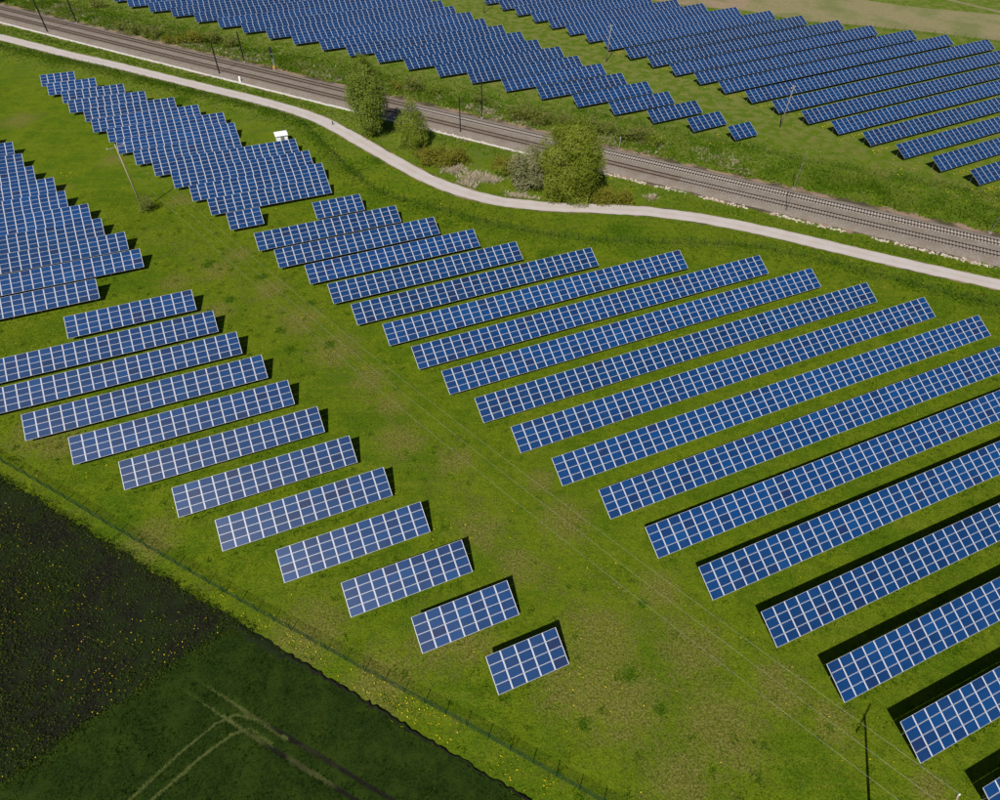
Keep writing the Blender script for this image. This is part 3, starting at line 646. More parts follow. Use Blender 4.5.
def solar_table(blk, idx, x0, y0, x1, y1, n):
    far_ = blk in 'CD'
    L = math.hypot(x1-x0, y1-y0); rz = math.atan2(y1-y0, x1-x0)
    pw = 1.83 if far_ else W0
    pitch = L/n
    if (blk, idx) in FREE_R: pitch = pw
    if blk == 'B': x0, y0 = x1 - math.cos(rz)*pw*n, y1 - math.sin(rz)*pw*n; pitch = pw
    t = empty('solar_panel_row', (x0, y0, 0), rz)
    lab, grp = BLOCK[blk]; tag(t, lab.format(o=ORD[idx]), 'solar panels', grp)
    tone = random.uniform(.86, 1.15); hue = random.uniform(-.06, .06); tone *= .84 if blk in 'CD' else 1.03; RC_ = (tone*(1+hue), tone, tone*(1-hue*.5), 1)
    c, s_ = math.cos(TILT), math.sin(TILT)
    k = 4.2/S0 if far_ else 1.0
    sp = SP*k
    if not far_:
        sag = 0.0
        for i in range(n):
            if i % 6 == 0: sag = random.gauss(0, .007)
            for j in range(4):
                o = link('panel', PANEL, t); o.location = (i*pitch, j*sp*c, HB + j*sp*s_)
                o.rotation_euler = (TILT + sag*.4 + random.gauss(0, .004), sag*.3 + random.gauss(0, .0035), 0); o.scale = (pitch/W0, 1, 1); o.color = RC_
    else:
        V, F, mi = panel_geo(pitch, sp, True); V = np.array(V); nv = len(V)
        V[:, 2] += 0
        I, J = np.meshgrid(np.arange(n), np.arange(4)); I = I.ravel(); J = J.ravel(); K = len(I)
        A = np.repeat(V[None], K, 0); A[:, :, 0] += (I*pitch)[:, None]
        # small mounting differences from panel to panel
        A[:, :, 2] += A[:, :, 1]*rng.normal(size=(K, 1))*.004 + (A[:, :, 0]-(I*pitch)[:, None])*rng.normal(size=(K, 1))*.0035
        A[:, :, 1] += (J*sp)[:, None]
        y, z = A[:, :, 1].copy(), A[:, :, 2].copy()
        A[:, :, 1] = y*c - z*s_; A[:, :, 2] = HB + y*s_ + z*c
        Fq = (np.array(F)[None] + (np.arange(K)*nv)[:, None, None]).reshape(-1, 4)
        me = bpy.data.meshes.new('panels')
        me.vertices.add(K*nv); me.vertices.foreach_set('co', A.reshape(-1).astype(np.float32))
        me.loops.add(Fq.size); me.loops.foreach_set('vertex_index', Fq.reshape(-1).astype(np.int32))
        me.polygons.add(len(Fq)); me.polygons.foreach_set('loop_start', np.arange(0, Fq.size, 4, dtype=np.int32))
        me.polygons.foreach_set('loop_total', np.full(len(Fq), 4, dtype=np.int32))
        for m in FAR_MATS: me.materials.append(m)
        me.polygons.foreach_set('material_index', np.tile(np.array(mi, np.int32), K))
        me.update(calc_edges=True); finish_uv(me)
        po = tag(link('panels', me, t), kind='stuff'); po.color = RC_
    Lt = n*pitch
    ns = max(2, int(round(Lt/(9.0 if far_ else 5.0)))+1)
    for i in range(ns):
        o = link('support_frame', SUPPORT, t); o.location = (.95 + (Lt-1.9)*i/(ns-1), 0, 0); o.scale = (1, k, 1)
    for l in (.55, 1.55, 2.55, 3.55):
        l *= k; d = .075
        o = link('purlin', PURLIN, t); o.location = (.05, l*c + d*s_, HB + l*s_ - d*c); o.scale = (Lt-.1, 1, 1); o.rotation_euler = (TILT, 0, 0)
    return t
for blk, x0, y0, x1, y1, n in ROWS:
    i = count.get(blk, 0); count[blk] = i+1
    solar_table(blk, i, x0, y0, x1, y1, n)

# ------------------------------------------------------------------ fences
def bay_mesh(bay, h, gap=.10):
    mb = MB()
    for x in np.arange(.06, bay, gap):
        mb.add([(x-.006, 0, .06), (x+.006, 0, .06), (x+.006, 0, h), (x-.006, 0, h)], [(0, 1, 2, 3)])
    for z in np.arange(.1, h+.01, gap*2):
        mb.add([(0, -.008, z), (bay, -.008, z), (bay, .008, z+.008), (0, .008, z+.008)], [(0, 1, 2, 3)])
    me = bpy.data.meshes.new('mesh_panel'); me.from_pydata(mb.v, [], mb.f); me.materials.append(M['fence']); return me
def post_mesh(h, mat, w=.06):
    mb = MB(); mb.box((-w/2, -w/2, -.1), (w/2, w/2, h)); mb.box((-w/2-.008, -w/2-.008, h), (w/2+.008, w/2+.008, h+.02))
    me = bpy.data.meshes.new('post'); me.from_pydata(mb.v, [], mb.f); me.materials.append(mat); return me
def fence(P, bay, h, label, clip=None, gap=.10):
    Q = resample(P, bay); t = empty('wire_fence', (*Q[0], 0)); tag(t, label, 'fence')
    bm_, pm = bay_mesh(bay, h, gap), post_mesh(h+.08, M['fence'])
    for i in range(len(Q)):
        if clip and not (clip[0] <= Q[i, 0] <= clip[1]): continue
        x, y = Q[i]-Q[0]
        o = link('post', pm, t); o.location = (x, y, 0)
        if i < len(Q)-1:
            d = Q[i+1]-Q[i]; L = float(np.hypot(*d)); a = math.atan2(d[1], d[0])
            o.rotation_euler = (random.gauss(0, .015), random.gauss(0, .015), a)
            m_ = link('mesh_panel', bm_, t); m_.location = (x, y, 0); m_.rotation_euler = (0, 0, a); m_.scale = (L/bay, 1, 1)
    return t
fence(FENCE_S, 2.5, 1.7, 'green wire mesh fence between solar rows and dark field')
fence(FENCE_N, 2.8, 1.6, 'thin green wire fence between the solar rows and gravel path', gap=.22)
fence(FENCE_F, 3.2, 1.5, 'thin wire fence in the grass beyond the railway at right', gap=.3)
fence(FENCE_T, 3.2, 1.5, 'thin wire fence behind the farthest rows beside the stubble field', gap=.3)

# ------------------------------------------------------------------ masts, poles, posts
def catenary(x, y, h, side, mat, label):
    d = Vector((.8987, -.4386, 0)); nn = Vector((.4386, .8987, 0))*side   # nn points to the tracks
    t = empty('catenary_mast', (x, y, 0)); tag(t, label, 'mast', 'overhead line masts')
    mb = MB(); mb.box((-.3, -.3, -.1), (.3, .3, .35)); mb.build('foundation', M['sleeperdark'], t)
    mb = MB()
    for a in (-1, 1): mb.bar(nn*(.13*a), nn*(.10*a)+Vector((0, 0, h)), .07, .20)
    mb.bar((0, 0, 0), (0, 0, h), .05, .05)
    for i in range(int(h/.6)):
        a = 1 if i % 2 else -1
        mb.bar(nn*.12*a+Vector((0, 0, .4+i*.6)), nn*-.12*a+Vector((0, 0, 1.0+i*.6)), .03, .03)
    mb.build('mast', mat, t)
    mb = MB(); mb.tube([nn*.1+Vector((0, 0, h-1.9)), nn*2.6+Vector((0, 0, h-.9))], .035, 6)
    mb.tube([nn*.1+Vector((0, 0, h-.6)), nn*2.6+Vector((0, 0, h-.9))], .03, 6)
    mb.tube([nn*1.3+Vector((0, 0, h-1.5)), nn*2.9+Vector((0, 0, h-2.2))], .025, 6)
    mb.build('cantilever', mat, t)
    mb = MB()
    for z0, z1 in ((h-1.9, -.9), (h-.6, -.9)):
        p0 = nn*.1+Vector((0, 0, z0)); p1 = nn*2.6+Vector((0, 0, h-.9)); mb.tube([p0.lerp(p1, .08), p0.lerp(p1, .14), p0.lerp(p1, .20)], [.07, .09, .07], 8)
    mb.build('insulator', M['glassins'], t)
for (x, y), h, side, m_, lb in [
    ((-150.0, 228.6), 9.4, 1, 'mastdark', 'dark overhead line mast at far left, near side of the railway'),
    ((-83.5, 195.8), 8.7, 1, 'mastdark', 'dark overhead line mast beside the small white marker post'),
    ((-11.4, 160.4), 9.0, 1, 'mastdark', 'dark overhead line mast between the two big trees'),
    ((60.7, 125.3), 9.1, 1, 'mastdark', 'dark overhead line mast at right, near side of the railway'),
    ((-145.5, 239.0), 9.0, -1, 'mastdark', 'dark overhead line mast at far left, far side of the railway'),
    ((-79.3, 206.1), 8.4, -1, 'mastdark', 'dark overhead line mast left of the railway signal'),
    ((-6.3, 169.7), 9.0, -1, 'mastdark', 'slim overhead line mast on far verge, between the big trees'),
    ((65.4, 135.4), 8.7, -1, 'mastgrey', 'grey overhead line mast at right, far side of the railway'),
    ((101.1, 118.4), 9.0, -1, 'mastgrey', 'pale overhead line mast at the right picture edge')]:
    catenary(x, y, h, side, M[m_], lb)

def wood_pole(x, y, h, arm, arm_dir, label, mat, lean=(0, 0)):
    t = empty('utility_pole', (x, y, 0)); tag(t, label, 'pole', 'wooden power line poles')
    mb = MB(); mb.tube([(0, 0, -.3), (lean[0]*.5, lean[1]*.5, h*.5), (lean[0], lean[1], h)], [.17, .14, .11], 8); mb.build('pole', mat, t, True)
    d = Vector((math.cos(arm_dir), math.sin(arm_dir), 0)); top = Vector((lean[0], lean[1], h-.35)) + Vector((-d.y, d.x, 0))*.16
    mb = MB(); mb.bar(top-d*arm, top+d*arm, .12, .14); mb.build('crossarm', mat, t)
    for a in (-1, 0, 1):
        mb = MB(); c = top + d*(arm-.12)*a + Vector((0, 0, .07 if a else .36)); mb.tube([c, c+Vector((0, 0, .1)), c+Vector((0, 0, .22))], [.04, .07, .045], 8); mb.build('insulator', M['white'], t)
    return [Vector((x, y, 0)) + top + d*(arm-.12)*a + Vector((0, 0, .29 if a else .58)) for a in (-1, 0, 1)]
ARM = math.atan2(2.84, 2.56)
ends1 = wood_pole(-76.05, 120.8, 13.9, 1.75, ARM, 'pale wooden power pole with crossarm beside the small bush', M['wood'])
ends2 = wood_pole(35.4, 11.1, 14.7, 1.95, ARM, 'wooden power pole whose crossarm shows at bottom right', M['wood'])
for a, b, lb in zip(ends1, ends2, ('left', 'middle', 'right')):
    mb = MB(); pts = []
    for i in range(49):
        q = i/48; v = a.lerp(b, q); v.z -= 4*4.0*q*(1-q); pts.append(v)
    mb.tube(pts, .0065, 4); tag(mb.build('power_line', M['wire']), f'thin {lb} wire of the power line over the grass aisle', 'power line', 'power line wires')
for (x, y), h, lb in [((-8.6, 258.4), 10.0, 'thin wooden pole between the far fields, at top of picture'), ((30.7, 212.7), 10.1, 'thin wooden pole between the far fields, middle one'), ((71.7, 167.9), 10.2, 'thin wooden pole at right, nearest of those beyond the railway')]:
    wood_pole(x, y, h, .9, R(40), lb, M['woodgrey'], (.15, .1))

t = empty('railway_signal', (-68.8, 200.6, 0)); tag(t, 'railway signal with black head and orange box on far verge', 'signal')
mb = MB(); mb.tube([(0, 0, 0), (0, 0, 5.4)], .09, 8); mb.build('post', M['zinc'], t)
mb = MB(); mb.box((-.4, -.1, 4.6), (.4, .12, 6.2)); mb.box((-.3, -.14, 3.3), (.3, .1, 4.2)); mb.build('signal_head', M['black'], t)
mb = MB(); mb.box((-.3, -.25, .4), (.3, .15, 1.1)); mb.build('equipment_box', M['orange'], t)
mb = MB(); mb.box((-.45, -.4, -.05), (.45, .4, .15)); mb.build('foundation', M['sleeperdark'], t)
mb = MB()
for z in np.arange(.6, 5.2, .35): mb.bar((.14, .12, z), (.42, .12, z), .03, .03)
mb.bar((.14, .12, .3), (.14, .12, 5.2), .03, .03); mb.bar((.42, .12, .3), (.42, .12, 5.2), .03, .03); mb.build('ladder', M['zinc'], t)
t = empty('marker_post', (-76.1, 190.9, 0)); tag(t, 'small white marker post by the cable trough', 'post')
mb = MB(); mb.box((-.22, -.18, 0), (.22, .18, 1.35)); mb.build('post', M['white'], t)
mb = MB(); mb.add([(-.26, -.22, 1.35), (.26, -.22, 1.35), (.26, .22, 1.35), (-.26, .22, 1.35), (0, 0, 1.55)], [(0, 1, 4), (1, 2, 4), (2, 3, 4), (3, 0, 4), (3, 2, 1, 0)]); mb.build('cap', M['white'], t)
t = empty('sign_post', (27.9, 153.1, 0), R(-20)); tag(t, 'pale grey sign post right of the big tree beyond rails', 'sign')
mb = MB(); mb.tube([(0, 0, 0), (0, 0, 3.1)], .08, 8); mb.build('post', M['zinc'], t)
mb = MB(); mb.box((-.13, -.12, 2.7), (.13, -.085, 3.3)); mb.build('sign_plate', M['zinc'], t)
t = empty('bollard', (-44.4, 163.9, .05)); tag(t, 'tiny dark bollard standing on the gravel path bend', 'bollard')
mb = MB(); mb.tube([(0, 0, 0), (0, 0, .8)], .13, 8); mb.build('post', M['black'], t)
mb = MB(); mb.tube([(0, 0, .8), (0, 0, .88), (0, 0, .95)], [.16, .16, .06], 8); mb.build('cap', M['black'], t)
# dark shed for an unidentified black shape in the upper left corner
t = empty('dark_mass', (-187, 263, 0), R(-27)); tag(t, 'black shed cut off by the upper left corner', 'mass')
mb = MB(); mb.box((-6, -3, 0), (6, 3, 2.6)); mb.build('wall', M['black'], t)
mb = MB(); mb.add([(-6.4, -3.4, 2.6), (6.4, -3.4, 2.6), (6.4, 0, 3.6), (-6.4, 0, 3.6), (-6.4, 3.4, 2.6), (6.4, 3.4, 2.6)], [(0, 1, 2, 3), (3, 2, 5, 4), (0, 3, 4), (1, 5, 2), (0, 4, 5, 1)]); mb.build('roof', M['black'], t)
mb = MB(); mb.box((3.0, -3.06, .1), (4.0, -3.01, 2.1)); mb.build('door', M['doorgrey'], t)
# transformer kiosk
t = empty('transformer_kiosk', (-54.9, 154.0, 0), .4181); t.scale = (.95, .95, .82); tag(t, 'small white transformer kiosk behind the upper left solar rows', 'kiosk')
mb = MB(); mb.box((-1.4, -1.2, 0), (1.4, 1.2, 2.25)); mb.build('wall', M['white'], t)
mb = MB(); mb.box((-1.6, -1.4, 2.25), (1.6, 1.4, 2.40)); mb.add([(-1.6, -1.4, 2.40), (1.6, -1.4, 2.40), (1.6, 0, 2.62), (-1.6, 0, 2.62), (-1.6, 1.4, 2.40), (1.6, 1.4, 2.40)], [(0, 1, 2, 3), (3, 2, 5, 4), (0, 3, 4), (1, 5, 2)]); mb.build('roof', M['white'], t)
mb = MB(); mb.box((-.35, -1.25, .1), (.55, -1.203, 1.95))
d_ = mb.build('door', M['doorgrey'], t)
mb = MB(); mb.box((.38, -1.29, .95), (.43, -1.253, 1.1)); mb.build('handle', M['zinc'], d_)
mb = MB()
for z in np.arange(1.3, 1.75, .09): mb.box((-.25, -1.275, z), (.3, -1.253, z+.05))
mb.build('louvre', M['zinc'], d_)

# ------------------------------------------------------------------ trees and shrubs
def lobe_points(lobes, per, shell=.55):
    C = []
    for (cx, cy, cz, rx, ry_, rz_) in lobes:
        n_ = max(8, int(per*rx*ry_*rz_)**1) if False else int(per*(rx*ry_+rx*rz_+ry_*rz_))
        d = rng.normal(size=(n_, 3)); d /= np.linalg.norm(d, axis=1)[:, None]
        r_ = (shell + (1-shell)*rng.random(n_))**.8
        r_ *= .86 + .28*vnoise(d[:, 0]*3+cx*7, d[:, 1]*3+d[:, 2]*4+cy*5, .8, 61)
        C.append(np.stack([cx+d[:, 0]*rx*r_, cy+d[:, 1]*ry_*r_, cz+d[:, 2]*rz_*r_], 1))
    C = np.concatenate(C); return C[C[:, 2] > .12]
def clump(C, k, spread):
    B = np.repeat(C, k, 0); return B + rng.normal(size=B.shape)*spread
def trunk(t, h, r_, limbs, mat=None, lean=(0, 0)):
    mb = MB(); mb.tube([(0, 0, -.2), (lean[0]*.3, lean[1]*.3, h*.3), (lean[0], lean[1], h)], [r_*1.25, r_, r_*.35], 9); mb.build('trunk', mat or M['bark'], t, True)
    for (z, dx, dy, dz) in limbs:
        mb = MB(); q = Vector((lean[0]*z/h, lean[1]*z/h, z)); mb.tube([q, q+Vector((dx*.5, dy*.5, dz*.6)), q+Vector((dx, dy, dz))], [r_*.5, r_*.33, r_*.12], 6); mb.build('limb', mat or M['bark'], t, True)
def lobes_random(n_, rx, ry_, z0, z1, r0, r1, taper=.5):
    out = []
    for _ in range(n_):
        z = rng.uniform(z0, z1); q = (z-z0)/(z1-z0); k = (1-taper*abs(q-.4)/.6)
        a = rng.uniform(0, 6.28); d = math.sqrt(rng.uniform(.05, 1))*k
        r_ = rng.uniform(r0, r1)
        out.append((math.cos(a)*d*rx, math.sin(a)*d*ry_, z, r_*1.1, r_*1.1, r_))
    return out
def ring_lobes(prof, per=6, fill=.62, r0=.34, r1=.46, flat=1.0):
    """prof: (height, crown radius) pairs; irregular ring of lobes at each height"""
    out = []
    for z, r_ in prof:
        m = max(1, int(round(per*min(1, r_/3)))); a0 = rng.uniform(0, 6.28)
        for i in range(m):
            a = a0 + 6.283*i/m + rng.normal()*.25; q = fill*r_*rng.uniform(.75, 1.18) if m > 1 else 0
            l = max(.7, r_*rng.uniform(r0, r1)); out.append((math.cos(a)*q, math.sin(a)*q, z+rng.normal()*.35, l, l, l*flat*rng.uniform(.8, 1.1)))
    return out
def crown_attr(C, k):
    v = vnoise(C[:, 0]+C[:, 2]*.7, C[:, 1]+C[:, 2]*.5, 1.6, 71)
    return np.clip(v*.75 + rng.random(len(C))*.45 - .1, 0, 1)
def tree(name, x, y, label, cat, lobes, per, k, spread, leaf, mat, th, tr, limbs, up=.2, droop=0.0, strands=0, group=None):
    t = empty(name, (x, y, 0)); tag(t, label, cat, group)
    C = clump(lobe_points(lobes, per), k, spread)
    if strands:      # hanging twigs of a weeping crown
        S_ = lobe_points(lobes, per*.35, .85); S_ = S_[rng.permutation(len(S_))[:strands]]
        n_ = 16; L = rng.uniform(1.4, 3.6, len(S_))*(1.0 if strands > 1000 else .55); q = np.linspace(0, 1, n_)
        D = S_[:, None, :] + np.zeros((1, n_, 1)); D[:, :, 2] -= L[:, None]*q[None]; D[:, :, :2] *= (1 + .05*np.sin(q*3))[None, :, None]
        D = D.reshape(-1, 3) + rng.normal(size=(len(S_)*n_, 3))*.10; D = D[D[:, 2] > 1.0]; C = np.concatenate([C, D])
    C = C[C[:, 2] > .08]
    V = leaves(C, leaf, up, .5, droop)
    quads_mesh('crown', V, mat, t, crown_attr(C, k))
    trunk(t, th, tr, limbs)
    return t
LIMB = [(3.0, 2.2, .8, 2.4), (3.6, -2.0, 1.0, 2.6), (4.4, .6, -2.2, 2.8), (5.2, -.8, 2.0, 2.4), (6.4, 1.4, 1.2, 2.6)]
def zlobes(spec): return [(x, y, z, r_, r_, rz_) for x, y, z, r_, rz_ in spec]
tree('weeping_tree', -33.6, 158.4, 'tall weeping light green tree between path and railway', 'tree',
     ring_lobes([(3.4, 3.0), (5.4, 4.0), (7.4, 4.7), (9.4, 4.9), (11.2, 4.7), (13.2, 4.2), (15.0, 3.5), (16.8, 2.5), (18.3, 1.3)], 6), 7.5, 7, .34, .32, M['leafwillow'], 14, .42, LIMB, up=-.2, droop=.5, strands=1500)
tree('bright_tree', -22.6, 153.4, 'smaller bright green tree right of the tall weeping tree', 'tree',
     ring_lobes([(1.6, 4.0), (3.2, 4.2), (4.8, 3.7), (6.4, 3.1), (8.0, 2.3), (9.4, 1.5), (10.4, .8)], 6), 9, 8, .32, .29, M['leafbright'], 8, .24, [(2.2, 1.3, .5, 1.6), (2.8, -1.3, .4, 1.8), (3.6, .3, -1.2, 2.0)], up=0, droop=.2, strands=160)
tree('broad_tree', 14.3, 130.6, 'broad olive green tree standing by the gravel path bend', 'tree',
     ring_lobes([(2.0, 6.4), (4.0, 7.4), (6.2, 7.8), (8.4, 7.6), (10.6, 7.0), (12.6, 6.0), (14.2, 4.7), (15.4, 3.0)], 9, .62, .24, .36), 9.5, 8, .38, .31, M['leafolive'], 12.5, .45, LIMB, up=.1, droop=.12, strands=260)
tree('understorey_bush', 14.6, 127.9, 'low bright green bush under the broad olive tree', 'shrub', lobes_random(9, 3.2, 1.0, .6, 1.5, .8, 1.2, .2), 9, 7, .3, .36, M['leafbright'], 1.4, .08, [(.5, .6, .2, .8), (.5, -.6, .2, .8)])
tree('blossoming_shrub', 6.4, 134.0, 'grey beige blossoming shrub leaning on the broad tree', 'shrub',
     lobes_random(34, 5.2, 3.8, 1.0, 8.6, 1.0, 1.9, .45), 7, 6, .40, .34, M['leafgrey'], 5.2, .16, [(1.2, 1.6, .4, 2.2), (1.0, -1.8, .3, 2.0), (1.4, .2, -1.4, 2.2), (1.6, -.6, 1.3, 2.2)], up=.3)
tree('yellow_shrub', -14.2, 144.4, 'yellow green willow shrub left of the dry reeds', 'shrub', lobes_random(28, 6.0, 2.8, .7, 2.6, .9, 1.4, .3), 8, 7, .34, .34, M['leafyellow'], 2.2, .10, [(.5, 1.8, .3, 1.4), (.5, -1.8, .3, 1.4), (.6, .3, -1.0, 1.5)], up=.5, group='yellow green willow shrubs')
tree('brown_shrub', -20.6, 147.4, 'low brownish shrub at the foot of the bright tree', 'shrub', lobes_random(12, 3.0, 1.6, .5, 1.3, .6, 1.0, .3), 8, 7, .3, .3, M['leafyellow'], 1.4, .08, [(.4, .9, .2, .9), (.4, -.9, .2, .9)], up=.5, group='yellow green willow shrubs')
tree('yellow_shrub', .8, 141.6, 'yellow green willow shrub between dry reeds and grey shrub', 'shrub', lobes_random(20, 3.6, 2.6, .7, 2.6, .9, 1.4, .3), 8, 7, .34, .34, M['leafyellow'], 2.2, .10, [(.5, 1.2, .3, 1.4), (.5, -1.2, .3, 1.4)], up=.5, group='yellow green willow shrubs')
tree('green_shrub', -1.0, 138.6, 'small fresh green shrub below the middle willow shrub', 'shrub', lobes_random(8, 1.3, 1.0, .5, 1.5, .6, .9, .3), 9, 7, .28, .3, M['leafbright'], 1.3, .07, [(.4, .6, .2, .8), (.4, -.6, .2, .8)])
tree('yellow_shrub', 23.6, 128.0, 'yellow green willow shrub right of the broad tree', 'shrub', lobes_random(26, 5.6, 2.0, .6, 2.1, .8, 1.3, .3), 8, 7, .32, .34, M['leafyellow'], 1.9, .10, [(.5, 1.6, .3, 1.2), (.5, -1.6, .3, 1.2)], up=.5, group='yellow green willow shrubs')
tree('pole_bush', -75.0, 120.4, 'small dark bush at the foot of the pale wooden pole', 'shrub', lobes_random(10, 1.2, 1.0, .5, 2.6, .7, 1.1, .3), 8, 6, .26, .26, M['leafweed'], 2.2, .07, [(.5, .5, .2, .9), (.5, -.5, .3, .9)])
BUSH = [(-145.6,256.8,2.8,2.7),(-121.1,228.9,3.2,2.9),(-115.3,226.4,2.9,3.0),(-100.7,221.7,2.9,3.4),(-94.5,221.9,2.9,3.4),(-87.8,218.8,2.2,2.9),(-106.9,221.3,2.5,2.6),(-25.7,187.5,2.3,3.6),(-20.3,185.4,1.4,2.1),(-7.1,178.8,2.2,2.4),(3.7,170.0,3.6,3.4),(8.9,167.6,3.0,3.4),(30.6,157.9,3.1,3.4),(37.3,156.2,2.3,3.2),(25.3,162.2,2.6,3.0),(21.2,165.0,2.6,3.0),(35.0,158.3,2.2,3.2),(-127.9,232.9,2.3,2.2),(-31.3,188.2,1.4,1.9),(14.5,166.5,2.4,2.8)]
BLAB = ['behind the far left mast', 'left of three, above the ballast at far left', 'second from left, above the ballast at far left', 'left of the mast pair by the signal', 'tallest, left of the mast by the signal', 'right of the mast by the signal', 'third from left above the ballast', 'between the two big trees', 'small yellowish, right of the one between the big trees', 'beside the slim mast on the far verge', 'large, right of the slim mast', 'large pale, behind the grey shrub', 'right of the broad tree, with the sign in front', 'rightmost and darkest beyond the railway', 'behind the crown of the broad tree', 'just behind the broad tree', 'second from right beyond the railway', 'leftmost small, above the ballast at far left', 'small, right of the weeping tree', 'pale, behind the left side of broad tree']
for i, ((x, y, r_, h), lb) in enumerate(zip(BUSH, BLAB)):
    mt = M['leafyellow'] if i in (3, 6, 18) else (M['leafbright'] if i in (8, 13) else M['leafweed'])
    r_ *= 1.35; h *= 1.2; nl = int(7 + r_*2.8)
    tree('verge_bush', x, y, f'bush on the far railway verge, {lb}', 'bush', lobes_random(nl, r_*.85, r_*.6, .4, h*.72, h*.18, h*.32, .35), 6.5, 6, .36, .36, mt, h*.6, .07, [(.3, r_*.4, .1, h*.35), (.3, -r_*.4, .1, h*.35)], up=.4, group='bushes along the far railway verge')

# ------------------------------------------------------------------ grass, weeds, reeds, flowers (uncountable)
def on_table(X, Y):
    """true under or close to a panel table (keeps tall tufts off the glass)"""
    m = np.zeros(len(X), bool)
    for blk, x0, y0, x1, y1, n in ROWS:
        dx, dy = x1-x0, y1-y0; L = math.hypot(dx, dy); dx /= L; dy /= L
        u = (X-x0)*dx + (Y-y0)*dy; v = -(X-x0)*dy + (Y-y0)*dx
        m |= (u > -.3) & (u < L+.3) & (v > -.15) & (v < 4.0)
    return m
def ground_at(x, y, z=0.0): return np.stack([x, y, np.zeros(len(x))+z], 1)
def fieldcoord(x, y): return (x-FA[0])*FE[0]+(y-FA[1])*FE[1], (x-FA[0])*FN[0]+(y-FA[1])*FN[1]
def free(x, y):
    s_, t_ = fieldcoord(x, y); r1 = y - rail_y(x, 160.1)
    ok = (t_ < -.5) & ((r1 < -8.0) | (r1 > 7.4)) & (polyline_dist(x, y, PATHS[::3]) > 2.4)
    return ok & ~on_table(x, y)
n_ = 150000
x, y = rng.uniform(-92, 92, n_), rng.uniform(8, 128, n_); k = free(x, y); k &= rng.random(n_) < .35+.65*vnoise(x, y, 2.2, 81); x, y = x[k], y[k]
C = ground_at(x, y); V = tufts(C, .12, .11, 3, 1.1)
tag(quads_mesh('short_grass', V, M['short'], None, np.clip(np.repeat(vnoise(x, y, 3, 82), 3)*.8+rng.random(len(V))*.35, 0, 1)), 'short mown grass between the solar panel rows', 'grass', kind='stuff')
# tall grass along fence, path and railway
def strip(P, w, per_m):
    Q = resample(P, .5); m = int(len(Q)*.5*per_m); i = rng.integers(0, len(Q), m); nn = normals2(Q)
    d = rng.normal(size=m)*w; return Q[i, 0]+nn[i, 0]*d + rng.normal(size=m)*.2, Q[i, 1]+nn[i, 1]*d + rng.normal(size=m)*.2
xs, ys = [], []
for P_, w_, p_ in ((FENCE_N, 1.0, 26), (FENCE_N, 3.0, 30), (FENCE_F, 1.6, 24), (rail_line(OFF_FAR+10, -180, 130), 3.2, 60), (rail_line(OFF_FAR+18, -180, 130), 4.5, 60), (rail_line(OFF_TROUGH-3.2, -180, 130), 1.5, 20), (PATHS, 3.4, 18)):
    a, b = strip(P_, w_, p_); xs.append(a); ys.append(b)
x, y = np.concatenate(xs), np.concatenate(ys); k = free(x, y) & (rng.random(len(x)) < .25+.9*vnoise(x, y, 3.5, 83)); x, y = x[k], y[k]
hh = .28 + .45*vnoise(x, y, 5, 84)*(np.abs(y-rail_y(x, 172)) < 9)
V = tufts(ground_at(x, y), hh, .22, 4, .55)
tag(quads_mesh('tall_grass', V, M['tall'], None, np.clip(np.repeat(vnoise(x, y, 4, 85), 4)*.8+rng.random(len(V))*.35, 0, 1)), 'tall rough grass along fences, path and railway', 'grass', kind='stuff')
xs, ys = [], []
for blk, x0, y0, x1, y1, n in ROWS:
    if blk in 'RLB':
        L = math.hypot(x1-x0, y1-y0); m = int(L*7); c_, d_ = (x1-x0)/L, (y1-y0)/L
        u = rng.uniform(-.2, L+.2, m); v = np.where(rng.random(m) < .7, rng.normal(size=m)*.22 - .25, rng.normal(size=m)*.3 + 4.2)
        kk = rng.random(m) < .15 + .95*vnoise(u+x0*3, v*0+y0, 2.5, 98); xs.append((x0+u*c_-v*d_)[kk]); ys.append((y0+u*d_+v*c_)[kk])
x, y = np.concatenate(xs), np.concatenate(ys)
V = tufts(ground_at(x, y), .24, .16, 3, .6)
tag(quads_mesh('uncut_grass', V, M['tall'], None, rng.random(len(V))*.7), 'uncut grass growing along the edges of the solar rows', 'grass', kind='stuff')
# dark lush clumps in the lawn
xs, ys = [], []
for (a, b, r_) in LUSH:
    m = int(60*r_*r_)+10; xs.append(a+rng.normal(size=m)*r_*.5); ys.append(b+rng.normal(size=m)*r_*.5)
m = 900; cx, cy = rng.uniform(-85, 80, m), rng.uniform(14, 120, m); cnt = 12
xs.append((cx[:, None]+rng.normal(size=(m, cnt))*.28).ravel()); ys.append((cy[:, None]+rng.normal(size=(m, cnt))*.28).ravel())
x, y = np.concatenate(xs), np.concatenate(ys); k = free(x, y); x, y = x[k], y[k]
V = tufts(ground_at(x, y), .17, .17, 3, 1.0)
tag(quads_mesh('weed_clumps', V, M['tall'], None, rng.random(len(V))*.6), 'dark green weed clumps scattered in the lawn', 'weeds', kind='stuff')
